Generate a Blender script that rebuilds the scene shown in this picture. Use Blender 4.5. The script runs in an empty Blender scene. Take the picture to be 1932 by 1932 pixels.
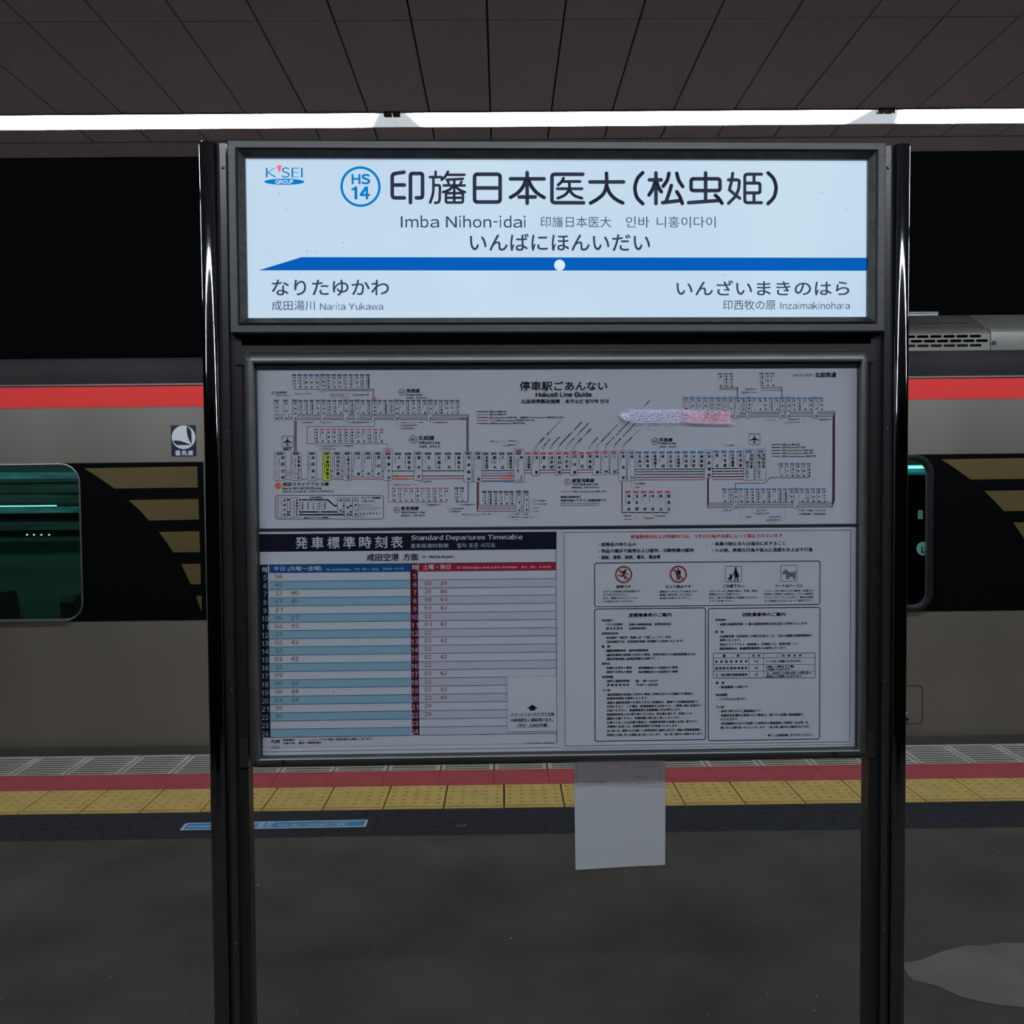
import bpy, math, random
from mathutils import Vector, Matrix
random.seed(7)
SC = bpy.context.scene
COL = SC.collection
# ---------------------------------------------------------------- camera
F_PX, W_PX = 1850.0, 1932.0
CAM_Z = 1.63
YAW, PITCH, ROLL = 0.0097, math.atan(64 / 1850.0), -0.0105
cam_rot = Matrix.Rotation(-YAW, 3, 'Z') @ Matrix.Rotation(math.pi / 2 - PITCH, 3, 'X') @ Matrix.Rotation(ROLL, 3, 'Z')
CAM_P = Vector((0, 0, CAM_Z))
cd = bpy.data.cameras.new('camera')
cd.sensor_width = 36
cd.sensor_fit = 'HORIZONTAL'
cd.lens = F_PX / W_PX * 36
cd.clip_start = 0.05
cam = bpy.data.objects.new('camera', cd)
COL.objects.link(cam)
cam.matrix_world = Matrix.Translation(CAM_P) @ cam_rot.to_4x4()
SC.camera = cam
# ---------------------------------------------------------------- world, exposure
world = bpy.data.worlds.new('night')
SC.world = world
world.use_nodes = True
world.node_tree.nodes['Background'].inputs[0].default_value = (0.55, 0.6, 0.75, 1)
world.node_tree.nodes['Background'].inputs[1].default_value = 0.003
SC.view_settings.view_transform = 'Standard'
SC.view_settings.look = 'None'
SC.view_settings.exposure = 0.0
SC.view_settings.gamma = 1.0
SC.view_settings.use_curve_mapping = False
SC.cycles.use_denoising = True
SC.cycles.max_bounces = 8
SC.cycles.transparent_max_bounces = 12
SC.cycles.sample_clamp_indirect = 6
LAMP_STRENGTH = 27.0
PANEL_STRENGTH = 1.0


# ---------------------------------------------------------------- maths
def ray(px, py):
    return (cam_rot @ Vector(((px - W_PX / 2) / F_PX, (W_PX / 2 - py) / F_PX, -1))).normalized()


def hit(px, py, axis, value):
    d = ray(px, py)
    t = (value - CAM_P[axis]) / d[axis]
    return CAM_P + d * t


# sign frame: local X along the board, Y away from the viewer, Z up
SIGN_ROT = Matrix.Rotation(0.0203, 3, 'Z') @ Matrix.Rotation(0.0037, 3, 'Y')
_d = ray(1045, 900)
_q = CAM_P + _d * (2.35 / (_d @ (cam_rot @ Vector((0, 0, -1)))))
_up = SIGN_ROT @ Vector((0, 0, 1))
SIGN_O = _q - _up * (_q.z / _up.z)
SIGN_M = Matrix.Translation(SIGN_O) @ SIGN_ROT.to_4x4()
SIGN_INV = SIGN_ROT.transposed()
_co = SIGN_INV @ (CAM_P - SIGN_O)


def P(px, py, d=0.0):
    r = SIGN_INV @ ray(px, py)
    t = (d - _co.y) / r.y
    q = _co + r * t
    return q.x, q.z


# ---------------------------------------------------------------- mesh collecting
class MB:
    def __init__(self):
        self.v = []
        self.f = []

    def add(self, vs, fs):
        b = len(self.v)
        self.v += [tuple(p) for p in vs]
        self.f += [tuple(i + b for i in f) for f in fs]
        return self

    def box(self, x0, x1, y0, y1, z0, z1):
        vs = [(x, y, z) for x in (x0, x1) for y in (y0, y1) for z in (z0, z1)]
        return self.add(vs, [(0, 1, 3, 2), (4, 6, 7, 5), (0, 4, 5, 1), (2, 3, 7, 6), (0, 2, 6, 4), (1, 5, 7, 3)])

    def bevbox(self, x0, x1, y0, y1, z0, z1, c):
        # box with its top edges chamfered
        vs = [(x0, y0, z0), (x1, y0, z0), (x1, y1, z0), (x0, y1, z0),
              (x0, y0, z1 - c), (x1, y0, z1 - c), (x1, y1, z1 - c), (x0, y1, z1 - c),
              (x0 + c, y0 + c, z1), (x1 - c, y0 + c, z1), (x1 - c, y1 - c, z1), (x0 + c, y1 - c, z1)]
        return self.add(vs, [(3, 2, 1, 0), (0, 1, 5, 4), (1, 2, 6, 5), (2, 3, 7, 6), (3, 0, 4, 7),
                             (4, 5, 9, 8), (5, 6, 10, 9), (6, 7, 11, 10), (7, 4, 8, 11), (8, 9, 10, 11)])

    def cyl(self, c, r, axis, h, n=16, r2=None):
        r2 = r if r2 is None else r2
        vs = []
        for k, (rr, t) in enumerate(((r, 0), (r2, h))):
            for i in range(n):
                a = 2 * math.pi * i / n
                p = [0, 0, 0]
                p[axis] = t
                p[(axis + 1) % 3] = rr * math.cos(a)
                p[(axis + 2) % 3] = rr * math.sin(a)
                vs.append((c[0] + p[0], c[1] + p[1], c[2] + p[2]))
        fs = [(i, (i + 1) % n, n + (i + 1) % n, n + i) for i in range(n)]
        fs += [tuple(range(n - 1, -1, -1)), tuple(range(n, 2 * n))]
        return self.add(vs, fs)

    def loft(self, rings, closed=True, caps=True):
        n = len(rings[0])
        vs = [p for r in rings for p in r]
        fs = []
        for k in range(len(rings) - 1):
            for i in range(n if closed else n - 1):
                j = (i + 1) % n
                fs.append((k * n + i, k * n + j, (k + 1) * n + j, (k + 1) * n + i))
        if caps:
            fs += [tuple(range(n - 1, -1, -1)), tuple(range((len(rings) - 1) * n, len(rings) * n))]
        return self.add(vs, fs)

    def build(self, name, mat=None, parent=None, smooth=False, label=None, fix=True):
        me = bpy.data.meshes.new(name)
        me.from_pydata(self.v, [], self.f)
        me.update()
        if fix:
            import bmesh
            bm = bmesh.new()
            bm.from_mesh(me)
            bmesh.ops.recalc_face_normals(bm, faces=bm.faces)
            bm.to_mesh(me)
            bm.free()
        if mat:
            me.materials.append(mat)
        if smooth:
            me.polygons.foreach_set('use_smooth', [True] * len(me.polygons))
            try:
                me.set_sharp_from_angle(angle=math.radians(38))
            except Exception:
                pass
        return link(name, me, parent, label)


def link(name, me, parent=None, label=None):
    o = bpy.data.objects.new(name, me)
    COL.objects.link(o)
    if parent:
        o.parent = parent
    if label:
        o['label'] = label
    return o


def empty(name, label=None, cat=None, group=None, kind=None, matrix=None):
    o = bpy.data.objects.new(name, None)
    COL.objects.link(o)
    o.empty_display_size = 0.1
    if matrix:
        o.matrix_world = matrix
    return tag(o, label, cat, group, kind)


def tag(o, label=None, cat=None, group=None, kind=None):
    if label: o['label'] = label
    if cat: o['category'] = cat
    if group: o['group'] = group
    if kind: o['kind'] = kind
    return o


# ---------------------------------------------------------------- materials
def lin(c):
    c = c / 255.0
    return c / 12.92 if c <= 0.04045 else ((c + 0.055) / 1.055) ** 2.4


def rgb(r, g, b, k=1.0):
    return tuple(min(0.95, lin(x) * k) for x in (r, g, b)) + (1,)


def mat(name, col, rough=0.6, metal=0.0, spec=0.5, emit=None, estr=1.0):
    m = bpy.data.materials.new(name)
    m.use_nodes = True
    b = m.node_tree.nodes['Principled BSDF']
    b.inputs['Base Color'].default_value = col
    b.inputs['Roughness'].default_value = rough
    b.inputs['Metallic'].default_value = metal
    b.inputs['Specular IOR Level'].default_value = spec
    if emit:
        b.inputs['Emission Color'].default_value = emit
        b.inputs['Emission Strength'].default_value = estr
    return m


def noise_mat(name, c1, c2, scale, rough=0.8, detail=6, bump=0.0, metal=0.0, stretch=(1, 1, 1), spec=0.5,
              lo=0.35, hi=0.65, rough2=None, speck=None, coord='Object', bscale=None):
    m = mat(name, c1, rough, metal, spec)
    nt = m.node_tree
    N, L = nt.nodes, nt.links
    b = N['Principled BSDF']
    tc = N.new('ShaderNodeTexCoord')
    mp = N.new('ShaderNodeMapping')
    mp.inputs['Scale'].default_value = stretch
    L.new(tc.outputs[coord], mp.inputs['Vector'])
    nz = N.new('ShaderNodeTexNoise')
    nz.inputs['Scale'].default_value = scale
    nz.inputs['Detail'].default_value = detail
    L.new(mp.outputs[0], nz.inputs['Vector'])
    cr = N.new('ShaderNodeValToRGB')
    cr.color_ramp.elements[0].position = lo
    cr.color_ramp.elements[0].color = c1
    cr.color_ramp.elements[1].position = hi
    cr.color_ramp.elements[1].color = c2
    L.new(nz.outputs['Fac'], cr.inputs['Fac'])
    out = cr.outputs['Color']
    if speck:
        sc, th, colr = speck
        n2 = N.new('ShaderNodeTexNoise')
        n2.inputs['Scale'].default_value = sc
        n2.inputs['Detail'].default_value = 2
        L.new(mp.outputs[0], n2.inputs['Vector'])
        r2 = N.new('ShaderNodeValToRGB')
        r2.color_ramp.elements[0].position = th
        r2.color_ramp.elements[1].position = th + 0.03
        L.new(n2.outputs['Fac'], r2.inputs['Fac'])
        mx = N.new('ShaderNodeMix')
        mx.data_type = 'RGBA'
        L.new(r2.outputs['Color'], mx.inputs[0])
        L.new(out, mx.inputs[6])
        mx.inputs[7].default_value = colr
        out = mx.outputs[2]
    L.new(out, b.inputs['Base Color'])
    if rough2 is not None:
        mr = N.new('ShaderNodeMapRange')
        mr.inputs[3].default_value = rough
        mr.inputs[4].default_value = rough2
        L.new(nz.outputs['Fac'], mr.inputs[0])
        L.new(mr.outputs[0], b.inputs['Roughness'])
    if bump:
        n3 = N.new('ShaderNodeTexNoise')
        n3.inputs['Scale'].default_value = bscale or scale * 8
        n3.inputs['Detail'].default_value = 4
        L.new(mp.outputs[0], n3.inputs['Vector'])
        bp = N.new('ShaderNodeBump')
        bp.inputs['Strength'].default_value = bump
        bp.inputs['Distance'].default_value = 0.004
        L.new(n3.outputs['Fac'], bp.inputs['Height'])
        L.new(bp.outputs[0], b.inputs['Normal'])
    return m


PK = 1 / 0.26


def pc(r, g, b):
    return rgb(r, g, b, PK)


M = {}
M['asphalt'] = noise_mat('asphalt', (.030, .0285, .0225, 1), (.053, .0495, .040, 1), 2.2, .9, 8, .55, spec=.2, lo=.3, hi=.7, bscale=260,
                         speck=(95, .73, (.13, .13, .12, 1)))
M['asphalt_dark'] = noise_mat('asphalt_dark', (.009, .0105, .013, 1), (.023, .025, .029, 1), 30, .95, 8, .9, spec=.15, lo=.3, hi=.7, bscale=300,
                              speck=(150, .70, (.07, .07, .075, 1)))
M['yellow'] = noise_mat('tile_yellow', (.29, .205, .052, 1), (.35, .25, .066, 1), 7, .7, 5, .3, bscale=200)
M['red_block'] = noise_mat('block_red', (.20, .021, .030, 1), (.25, .030, .038, 1), 5, .7, 5, .3, bscale=200)
M['grate'] = noise_mat('grate_grey', (.20, .195, .17, 1), (.36, .35, .31, 1), 3, .6, 4, metal=.1)
M['pit'] = mat('pit_dark', (.006, .006, .006, 1), .9)
M['ceil'] = noise_mat('ceiling_panel', (.70, .76, .90, 1), (.74, .80, .94, 1), 2.0, 1.0, 4, .12, bscale=60, spec=0)
M['ceil_gap'] = mat('ceiling_gap', (.03, .03, .03, 1), .9)
M['chrome'] = mat('chrome', (.30, .30, .33, 1), .05, 1.0)
M['steel'] = noise_mat('brushed_steel', (.15, .155, .16, 1), (.19, .195, .20, 1), 30, .42, 4, metal=.9, stretch=(.15, 1, 6), rough2=.5)
M['steel_in'] = noise_mat('bezel_steel', (.11, .115, .12, 1), (.15, .155, .16, 1), 40, .45, 4, metal=.9, rough2=.52)
M['steel_dark'] = mat('dark_steel', (.10, .10, .105, 1), .35, .9)
M['bar'] = mat('bar_steel', (.16, .155, .155, 1), .30, .9)
M['black'] = mat('black_rubber', (.012, .012, .013, 1), .6)
M['paper'] = noise_mat('paper', (.68, .71, .78, 1), (.72, .75, .82, 1), 3, .6, 3, spec=.3)
M['board'] = noise_mat('backing_board', (.64, .70, .73, 1), (.70, .76, .79, 1), 4, .5, 3)
M['ink'] = mat('ink_black', (.010, .010, .013, 1), .7, 0, .12)
M['white_ink'] = mat('ink_white', (.68, .71, .79, 1), .7, 0, .3)


def glossy_pane(name, tint, refl, rough=.03, bump=0.0):
    m = bpy.data.materials.new(name)
    m.use_nodes = True
    nt = m.node_tree
    N, L = nt.nodes, nt.links
    N.remove(N['Principled BSDF'])
    out = N['Material Output']
    tr = N.new('ShaderNodeBsdfTransparent')
    tr.inputs[0].default_value = tint
    gl = N.new('ShaderNodeBsdfGlossy')
    gl.inputs['Roughness'].default_value = rough
    gl.inputs['Color'].default_value = (1, 1, 1, 1)
    lw = N.new('ShaderNodeLayerWeight')
    pw = N.new('ShaderNodeMath'); pw.operation = 'POWER'; pw.inputs[1].default_value = 5
    L.new(lw.outputs['Facing'], pw.inputs[0])
    fr = N.new('ShaderNodeMapRange')
    fr.inputs[3].default_value = ((refl - 1) / (refl + 1)) ** 2
    fr.inputs[4].default_value = .8
    L.new(pw.outputs[0], fr.inputs[0])
    mx = N.new('ShaderNodeMixShader')
    L.new(fr.outputs[0], mx.inputs[0])
    L.new(tr.outputs[0], mx.inputs[1])
    L.new(gl.outputs[0], mx.inputs[2])
    L.new(mx.outputs[0], out.inputs['Surface'])
    if bump:
        tc = N.new('ShaderNodeTexCoord')
        mp = N.new('ShaderNodeMapping')
        mp.inputs['Scale'].default_value = (1, 1, 5)
        nz = N.new('ShaderNodeTexNoise')
        nz.inputs['Scale'].default_value = 1.5
        bp = N.new('ShaderNodeBump')
        bp.inputs['Strength'].default_value = bump
        bp.inputs['Distance'].default_value = .02
        L.new(tc.outputs['Object'], mp.inputs[0])
        L.new(mp.outputs[0], nz.inputs['Vector'])
        L.new(nz.outputs['Fac'], bp.inputs['Height'])
        L.new(bp.outputs[0], gl.inputs['Normal'])
    return m


# ---------------------------------------------------------------- lettering
_gc = {}
_tc = []


# sans-serif latin letters: the wide forms of the east asian face, set with their own widths
ADV = {}
for chs, w_ in (('ijl', 222), ("I!,./:;' ", 278), ('ft', 278), ('r()-', 333), ('cksvxyzJ', 500), ('abdeghnopquL0123456789?', 556), ('FTZ', 611), ('ABEKPSVXY', 667), ('CDHNRUw', 722), ('GOQ', 778), ('mM', 833), ('W', 944), ('<>', 584), ('ōū', 556)):
    for ch in chs:
        ADV[ch] = w_ / 1000
SB = {}
for chs, w_ in (('bdhilmnpqruBDEFHIKLMNPRU', .068), ('acegosCGOQS0235689ōū', .040), ('14jft7JTZz', .035), ('vwxyAVWXYk', .012)):
    for ch in chs:
        SB[ch] = w_
LATIN = set(ADV)


def raw_glyphs(s, res):
    c, o = _tc
    c.body = s
    c.resolution_u = res
    me = o.to_mesh()
    base = [(v.co.x, v.co.y) for v in me.vertices]
    bf = [tuple(p.vertices) for p in me.polygons]
    o.to_mesh_clear()
    return base, bf


_lc = {}


def latin(s, res):
    vs, fs, pen = [], [], 0.0
    for ch in s:
        adv = ADV[ch]
        if ch != ' ':
            src = {'ō': 'o', 'ū': 'u'}.get(ch, ch)
            k = (src, res)
            if k not in _lc:
                _lc[k] = raw_glyphs(chr(ord(src) + 0xFEE0), res)
            gv, gf = _lc[k]
            if ch == 'I':
                gv, gf = [(.1, 0), (.19, 0), (.19, .735), (.1, .735)], [(0, 1, 2), (0, 2, 3)]
            if ch == '1':
                gv = [(.20, 0), (.29, 0), (.29, .735), (.225, .735), (.20, .60), (.06, .545), (.06, .61), (.17, .66)]
                gf = [(0, 1, 2), (0, 2, 4), (4, 2, 3), (4, 3, 7), (4, 7, 5), (5, 7, 6)]
            x0 = min(v[0] for v in gv); x1 = max(v[0] for v in gv)
            sb = SB.get(ch, .05)
            wid = .09 if ch == 'I' else .25 if ch == '1' else adv - 2 * sb
            if ch in ".,:;'!-()/": wid = min(wid, x1 - x0)
            sc = wid / max(x1 - x0, 1e-6)
            off = pen + (adv - wid) / 2
            n0 = len(vs)
            vs += [(off + (x - x0) * sc, y) for x, y in gv]
            fs += [tuple(i + n0 for i in f) for f in gf]
            if ch in 'ōū':
                n0 = len(vs); a = pen + adv * .22; b = pen + adv * .78
                vs += [(a, .63), (b, .63), (b, .70), (a, .70)]
                fs += [(n0, n0 + 1, n0 + 2), (n0, n0 + 2, n0 + 3)]
        pen += adv
    return vs, fs


def glyphs(s, bold=0.0, res=3):
    """the outline faces of a string, scaled to a unit box"""
    bold = max(bold, 0)
    k = (s, bold, res)
    if k in _gc:
        return _gc[k]
    if not _tc:
        c = bpy.data.curves.new('lettering', 'FONT')
        c.size = 1
        _tc.extend((c, bpy.data.objects.new('lettering', c)))
    base, bf = latin(s, res) if all(ch in LATIN for ch in s) else raw_glyphs(s, res)
    # heavier weights: the outline laid down again, shifted by the extra stroke width
    sh_ = [(0, 0)] if bold <= 0 else ([(-bold, -bold * .6), (bold, bold * .6)] if res < 3 else [(-bold, -bold), (bold, -bold), (bold, bold), (-bold, bold)])
    vs, fs = [], []
    for dx, dy in sh_:
        n0 = len(vs)
        vs += [(x + dx, y + dy, len(vs) // max(1, len(base))) for x, y in base]
        fs += [tuple(i + n0 for i in f) for f in bf]
    if not vs:
        _gc[k] = ([], [])
        return _gc[k]
    x0 = min(v[0] for v in vs); x1 = max(v[0] for v in vs)
    y0 = min(v[1] for v in vs); y1 = max(v[1] for v in vs)
    w = max(x1 - x0, 1e-6); h = max(y1 - y0, 1e-6)
    _gc[k] = ([((x - x0) / w, (y - y0) / h, q) for x, y, q in vs], fs)
    return _gc[k]


class Sheet:
    """flat print on a surface: px positions are turned into points of the surface by pos(px, py)"""

    def __init__(self, pos, to3):
        self.pos = pos
        self.to3 = to3
        self.mb = {}

    def acc(self, key):
        return self.mb.setdefault(key, MB())

    def put(self, key, pts2, faces, lift):
        self.acc(key).add([self.to3(a, b, lift) for a, b in pts2], faces)

    def quadtext(self, key, s, o, u, v, bold=0.0, lift=.0009, res=3):
        vs, fs = glyphs(s, bold, res)
        self.acc(key).add([self.to3(o[0] + a * u[0] + b * v[0], o[1] + a * u[1] + b * v[1], lift + q * 2.5e-5) for a, b, q in vs], fs)

    def text(self, key, s, x0, y0, x1, y1, bold=0.0, lift=.0009, res=3, shear=0.0):
        xm, ym = (x0 + x1) / 2, (y0 + y1) / 2
        a = self.pos(x0, ym)[0]
        b = self.pos(x1, ym)[0]
        t = self.pos(xm, y0)[1]
        w = self.pos(xm, y1)[1]
        self.quadtext(key, s, (a, w), (b - a, 0), (shear * (t - w), t - w), bold, lift, res)

    def vtext(self, key, s, xc, y0, y1, size, bold=0.03, lift=.0009, res=2):
        n = len(s)
        h = min(size, (y1 - y0) / n * .97)
        for i, ch in enumerate(s):
            yc = (y0 + y1) / 2 if n == 1 else y0 + h / 2 + (y1 - y0 - h) * i / (n - 1)
            if ch in 'ー・～(':
                cx, cy = self.pos(xc, yc)
                hh = self.pos(xc, yc - h / 2)[1] - cy
                ww = self.pos(xc + size / 2, yc)[0] - cx
                if ch == '・':
                    self.text(key, ch, xc - 1, yc - 1, xc + 1, yc + 1, bold, lift, res)
                else:
                    self.quadtext(key, ch, (cx - ww * .12, cy + hh * .9), (0, -1.8 * hh), (ww * .3, 0), bold, lift, res)
            else:
                k = .86 if ch in 'っュュッ' else 1
                self.text(key, ch, xc - size / 2 * k, yc - h / 2 * k, xc + size / 2 * k, yc + h / 2 * k, bold, lift, res)

    def down(self, key, s, x0, x1, y0, y1, bold=0.03, lift=.0009, res=1):
        # latin line turned a quarter clockwise, reading downwards
        a = self.pos(x0, y0)
        b = self.pos(x1, y0)
        c = self.pos(x0, y1)
        self.quadtext(key, s, a, (0, c[1] - a[1]), (b[0] - a[0], 0), bold, lift, res)

    def slant(self, key, s, p, q, h, bold=0.03, lift=.0009, res=1):
        a = Vector(self.pos(*p)); b = Vector(self.pos(*q))
        u = b - a
        n = Vector((-u.y, u.x)).normalized() * abs(self.pos(p[0], p[1] - h)[1] - a[1])
        self.quadtext(key, s, a, u, n, bold, lift, res)

    def rect(self, key, x0, y0, x1, y1, lift=.0004):
        xm, ym = (x0 + x1) / 2, (y0 + y1) / 2
        a = self.pos(x0, ym)[0]; b = self.pos(x1, ym)[0]
        t = self.pos(xm, y0)[1]; w = self.pos(xm, y1)[1]
        self.put(key, [(a, w), (b, w), (b, t), (a, t)], [(0, 1, 2, 3)], lift)

    def line(self, key, pts, w, lift=.0005, close=False, cap=False):
        # polyline w px wide, mitred
        q = [Vector(self.pos(*p)) for p in pts]
        hw = w / 2 * 1.27e-3 * self.scale if hasattr(self, 'scale') else w / 2 * 1.27e-3
        if close:
            q = q + [q[0]]
        for i in range(len(q) - 1):
            d = (q[i + 1] - q[i])
            if d.length < 1e-7:
                continue
            d.normalize()
            n = Vector((-d.y, d.x)) * hw
            e = d * (hw if not cap else 0)
            s0, s1 = q[i] - e * (i > 0 or close), q[i + 1] + e * (i < len(q) - 2 or close)
            self.put(key, [s0 - n, s1 - n, s1 + n, s0 + n], [(0, 1, 2, 3)], lift + (i % 2) * 1e-5)
        if cap:
            for p in q:
                self.disc_local(key, p.x, p.y, hw, lift + 2e-5, 14)

    def disc_local(self, key, x, y, r, lift, n=20, ry=None):
        ry = ry or r
        self.put(key, [(x + r * math.cos(2 * math.pi * i / n), y + ry * math.sin(2 * math.pi * i / n)) for i in range(n)],
                 [tuple(range(n))], lift)

    def disc(self, key, x, y, r, lift=.0006, n=20, ry=None):
        c = self.pos(x, y)
        e = self.pos(x + r, y)[0] - c[0]
        self.disc_local(key, c[0], c[1], e, lift, n, e * ry / r if ry else None)

    def ring(self, key, x, y, r, w, lift=.0006, n=40):
        c = self.pos(x, y)
        k = (self.pos(x + r, y)[0] - c[0]) / r
        vs, fs = [], []
        for i in range(n):
            a = 2 * math.pi * i / n
            for rr in (r, r - w):
                vs.append((c[0] + k * rr * math.cos(a), c[1] + k * rr * math.sin(a)))
            j = (i + 1) % n
            fs.append((2 * i, 2 * j, 2 * j + 1, 2 * i + 1))
        self.put(key, vs, fs, lift)

    def rbox(self, key, x0, y0, x1, y1, r, w, lift=.0006, fill=None):
        pts = []
        for cx, cy, a0 in ((x1 - r, y0 + r, -90), (x1 - r, y1 - r, 0), (x0 + r, y1 - r, 90), (x0 + r, y0 + r, 180)):
            for k in range(5):
                a = math.radians(a0 + 22.5 * k)
                pts.append((cx + r * math.cos(a), cy + r * math.sin(a)))
        if fill:
            self.poly(fill, pts, lift - .0001)
        # keep it level: flatten with the box's own middle row and column
        self.line(key, pts, w, lift, close=True)

    def poly(self, key, pts, lift=.0006):
        self.put(key, [self.pos(*p) for p in pts], [tuple(range(len(pts)))], lift)

    def build(self, parent, mats, names, stuff=True):
        out = []
        for k, mb in self.mb.items():
            o = mb.build(names.get(k, 'lettering'), mats[k.split('#')[0]], parent, fix=False)
            if stuff: o['kind'] = 'stuff'
            out.append(o)
        return out


def catmull(pts, n=5):
    if len(pts) < 3:
        return pts
    p = [pts[0]] + list(pts) + [pts[-1]]
    out = []
    for i in range(1, len(p) - 2):
        for k in range(n):
            t = k / n
            out.append(tuple(.5 * (2 * p[i][j] + (-p[i - 1][j] + p[i + 1][j]) * t
                                   + (2 * p[i - 1][j] - 5 * p[i][j] + 4 * p[i + 1][j] - p[i + 2][j]) * t * t
                                   + (-p[i - 1][j] + 3 * p[i][j] - 3 * p[i + 1][j] + p[i + 2][j]) * t ** 3) for j in (0, 1)))
    out.append(pts[-1])
    return out


def plate_with_holes(name, outer, holes, depth, material, parent, to3):
    """flat plate cut through by its holes, a real thickness deep"""
    c = bpy.data.curves.new(name, 'CURVE')
    c.dimensions = '2D'
    c.fill_mode = 'BOTH'
    c.extrude = depth / 2
    for loop in [outer] + holes:
        sp = c.splines.new('POLY')
        sp.points.add(len(loop) - 1)
        for i, p in enumerate(loop):
            sp.points[i].co = (p[0], p[1], 0, 1)
        sp.use_cyclic_u = True
    o = bpy.data.objects.new(name, c)
    COL.objects.link(o)
    bpy.context.view_layer.update()
    me = bpy.data.meshes.new_from_object(o)
    bpy.data.objects.remove(o)
    bpy.data.curves.remove(c)
    for v in me.vertices:
        v.co = to3(v.co.x, v.co.y, v.co.z)
    me.name = name
    me.materials.clear()
    me.materials.append(material)
    import bmesh
    bm = bmesh.new(); bm.from_mesh(me)
    bmesh.ops.remove_doubles(bm, verts=bm.verts, dist=1e-5)
    bmesh.ops.recalc_face_normals(bm, faces=bm.faces)
    bm.to_mesh(me); bm.free()
    return link(name, me, parent)


def rrect(x0, y0, x1, y1, r, n=8):
    pts = []
    for cx, cy, a0 in ((x1 - r, y1 - r, 0), (x0 + r, y1 - r, 90), (x0 + r, y0 + r, 180), (x1 - r, y0 + r, 270)):
        for k in range(n + 1):
            a = math.radians(a0 + 90 * k / n)
            pts.append((cx + r * math.cos(a), cy + r * math.sin(a)))
    return pts
# ================================================================ platform
Y_STRIP, Y_TILE, Y_RED, Y_GRATE, Y_EDGE = 4.435, 4.80, 5.165, 5.44, 5.82
XL, XR = -5.4, 5.4
floor = tag(MB().box(XL, XR, -3.4, Y_STRIP, -.2, 0).build('floor', M['asphalt']), kind='structure',
            label='worn grey asphalt platform floor')
MB().box(XL, XR, Y_STRIP, Y_TILE - .006, -.2, -.0015).build('asphalt_strip', M['asphalt_dark'], floor, label='darker newer asphalt strip')
pa = random.Random(3)
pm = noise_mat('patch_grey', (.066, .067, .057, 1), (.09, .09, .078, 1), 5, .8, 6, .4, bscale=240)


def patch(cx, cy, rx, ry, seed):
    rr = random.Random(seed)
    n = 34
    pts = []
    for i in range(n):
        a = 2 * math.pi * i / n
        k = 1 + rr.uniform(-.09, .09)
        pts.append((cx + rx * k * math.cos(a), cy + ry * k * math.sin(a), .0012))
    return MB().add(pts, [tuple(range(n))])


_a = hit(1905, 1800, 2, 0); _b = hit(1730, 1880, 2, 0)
patch(_a.x - .02, (_a.y + _b.y) / 2, .36, .20, 4).build('pale_patch', pm, floor, label='paler worn patch of asphalt', fix=False)  # irregular paler patch laid over the asphalt

# yellow warning tiles, five by five domes and one raised bar each
tile_x0 = hit(950.9, 1483.5, 2, 0).x
TP = .30


def tile_mesh():
    b = MB()
    g = .0035
    d = Y_RED - Y_TILE - .004
    b.bevbox(g, TP - g, 0, d, -.03, .0, .002)
    for i in range(5):
        for j in range(5):
            cx, cy = .032 + i * .059, .085 + j * .0585
            n = 8
            rings = []
            for r, z in ((.0125, 0), (.0095, .0042), (.004, .005)):
                rings.append([(cx + r * math.cos(2 * math.pi * k / n), cy + r * math.sin(2 * math.pi * k / n), z) for k in range(n)])
            b.loft(rings)
    b.bevbox(g + .004, TP - g - .004, .022, .040, -.001, .005, .003)
    return b


t0 = tile_mesh().build('tactile_tile', M['yellow'], floor)
t0.location = (tile_x0 - 13 * TP, Y_TILE, .0015)
for k in range(-12, 14):
    c = t0.copy(); COL.objects.link(c); c.location.x = tile_x0 + k * TP
    c.location.z = .0015 + pa.uniform(-.0006, .0006)

# red painted blocks and gratings
_g = hit(165.6, 1431.8, 2, 0).x
gx0 = _g
r0 = MB().bevbox(.0008, TP - .0008, 0, Y_GRATE - Y_RED - .002, -.03, .0, .0008).build('red_block', M['red_block'], floor)
r0.location = (gx0 - 10 * TP, Y_RED, .0)
for k in range(-9, 26):
    if gx0 + k * TP > XR: break
    c = r0.copy(); COL.objects.link(c); c.location.x = gx0 + k * TP
    c.location.z = pa.uniform(-.0005, .0005)
gd = Y_EDGE - Y_GRATE
gf = MB()
gf.box(.004, TP - .004, 0, .016, -.03, 0).box(.004, TP - .004, gd - .018, gd, -.03, 0)
gf.box(.004, .026, .016, gd - .018, -.03, 0).box(TP - .026, TP - .004, .016, gd - .018, -.03, 0)
g0 = gf.build('drain_grate', M['grate'], floor)
sl = MB().box(.026, TP - .026, 0, .022, -.02, -.001).build('slat', M['grate'], g0)
NS = 8
pit = (gd - .034) / NS
slats = [sl]
sl.location = (0, .016 + pit - .022 - .002, 0)
for j in range(1, NS):
    s = sl.copy(); COL.objects.link(s); s.parent = g0
    s.location = (0, .016 + (j + 1) * pit - .024, 0)
    slats.append(s)
g0.location = (gx0 - 10 * TP, Y_GRATE, 0)
for k in range(-9, 26):
    if gx0 + k * TP > XR - .1: break
    c = g0.copy(); COL.objects.link(c); c.location.x = gx0 + k * TP
    for s in slats:
        q = s.copy(); COL.objects.link(q); q.parent = c
MB().box(XL, XR, Y_TILE - .006, Y_EDGE - .001, -.2, -.031).build('platform_bed', M['pit'], floor)
tag(MB().box(XL, XR, Y_EDGE + .005, 9.4, -1.3, -1.1).build('track_bed', M['pit']), kind='structure', label='dark track bed below the train')

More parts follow.
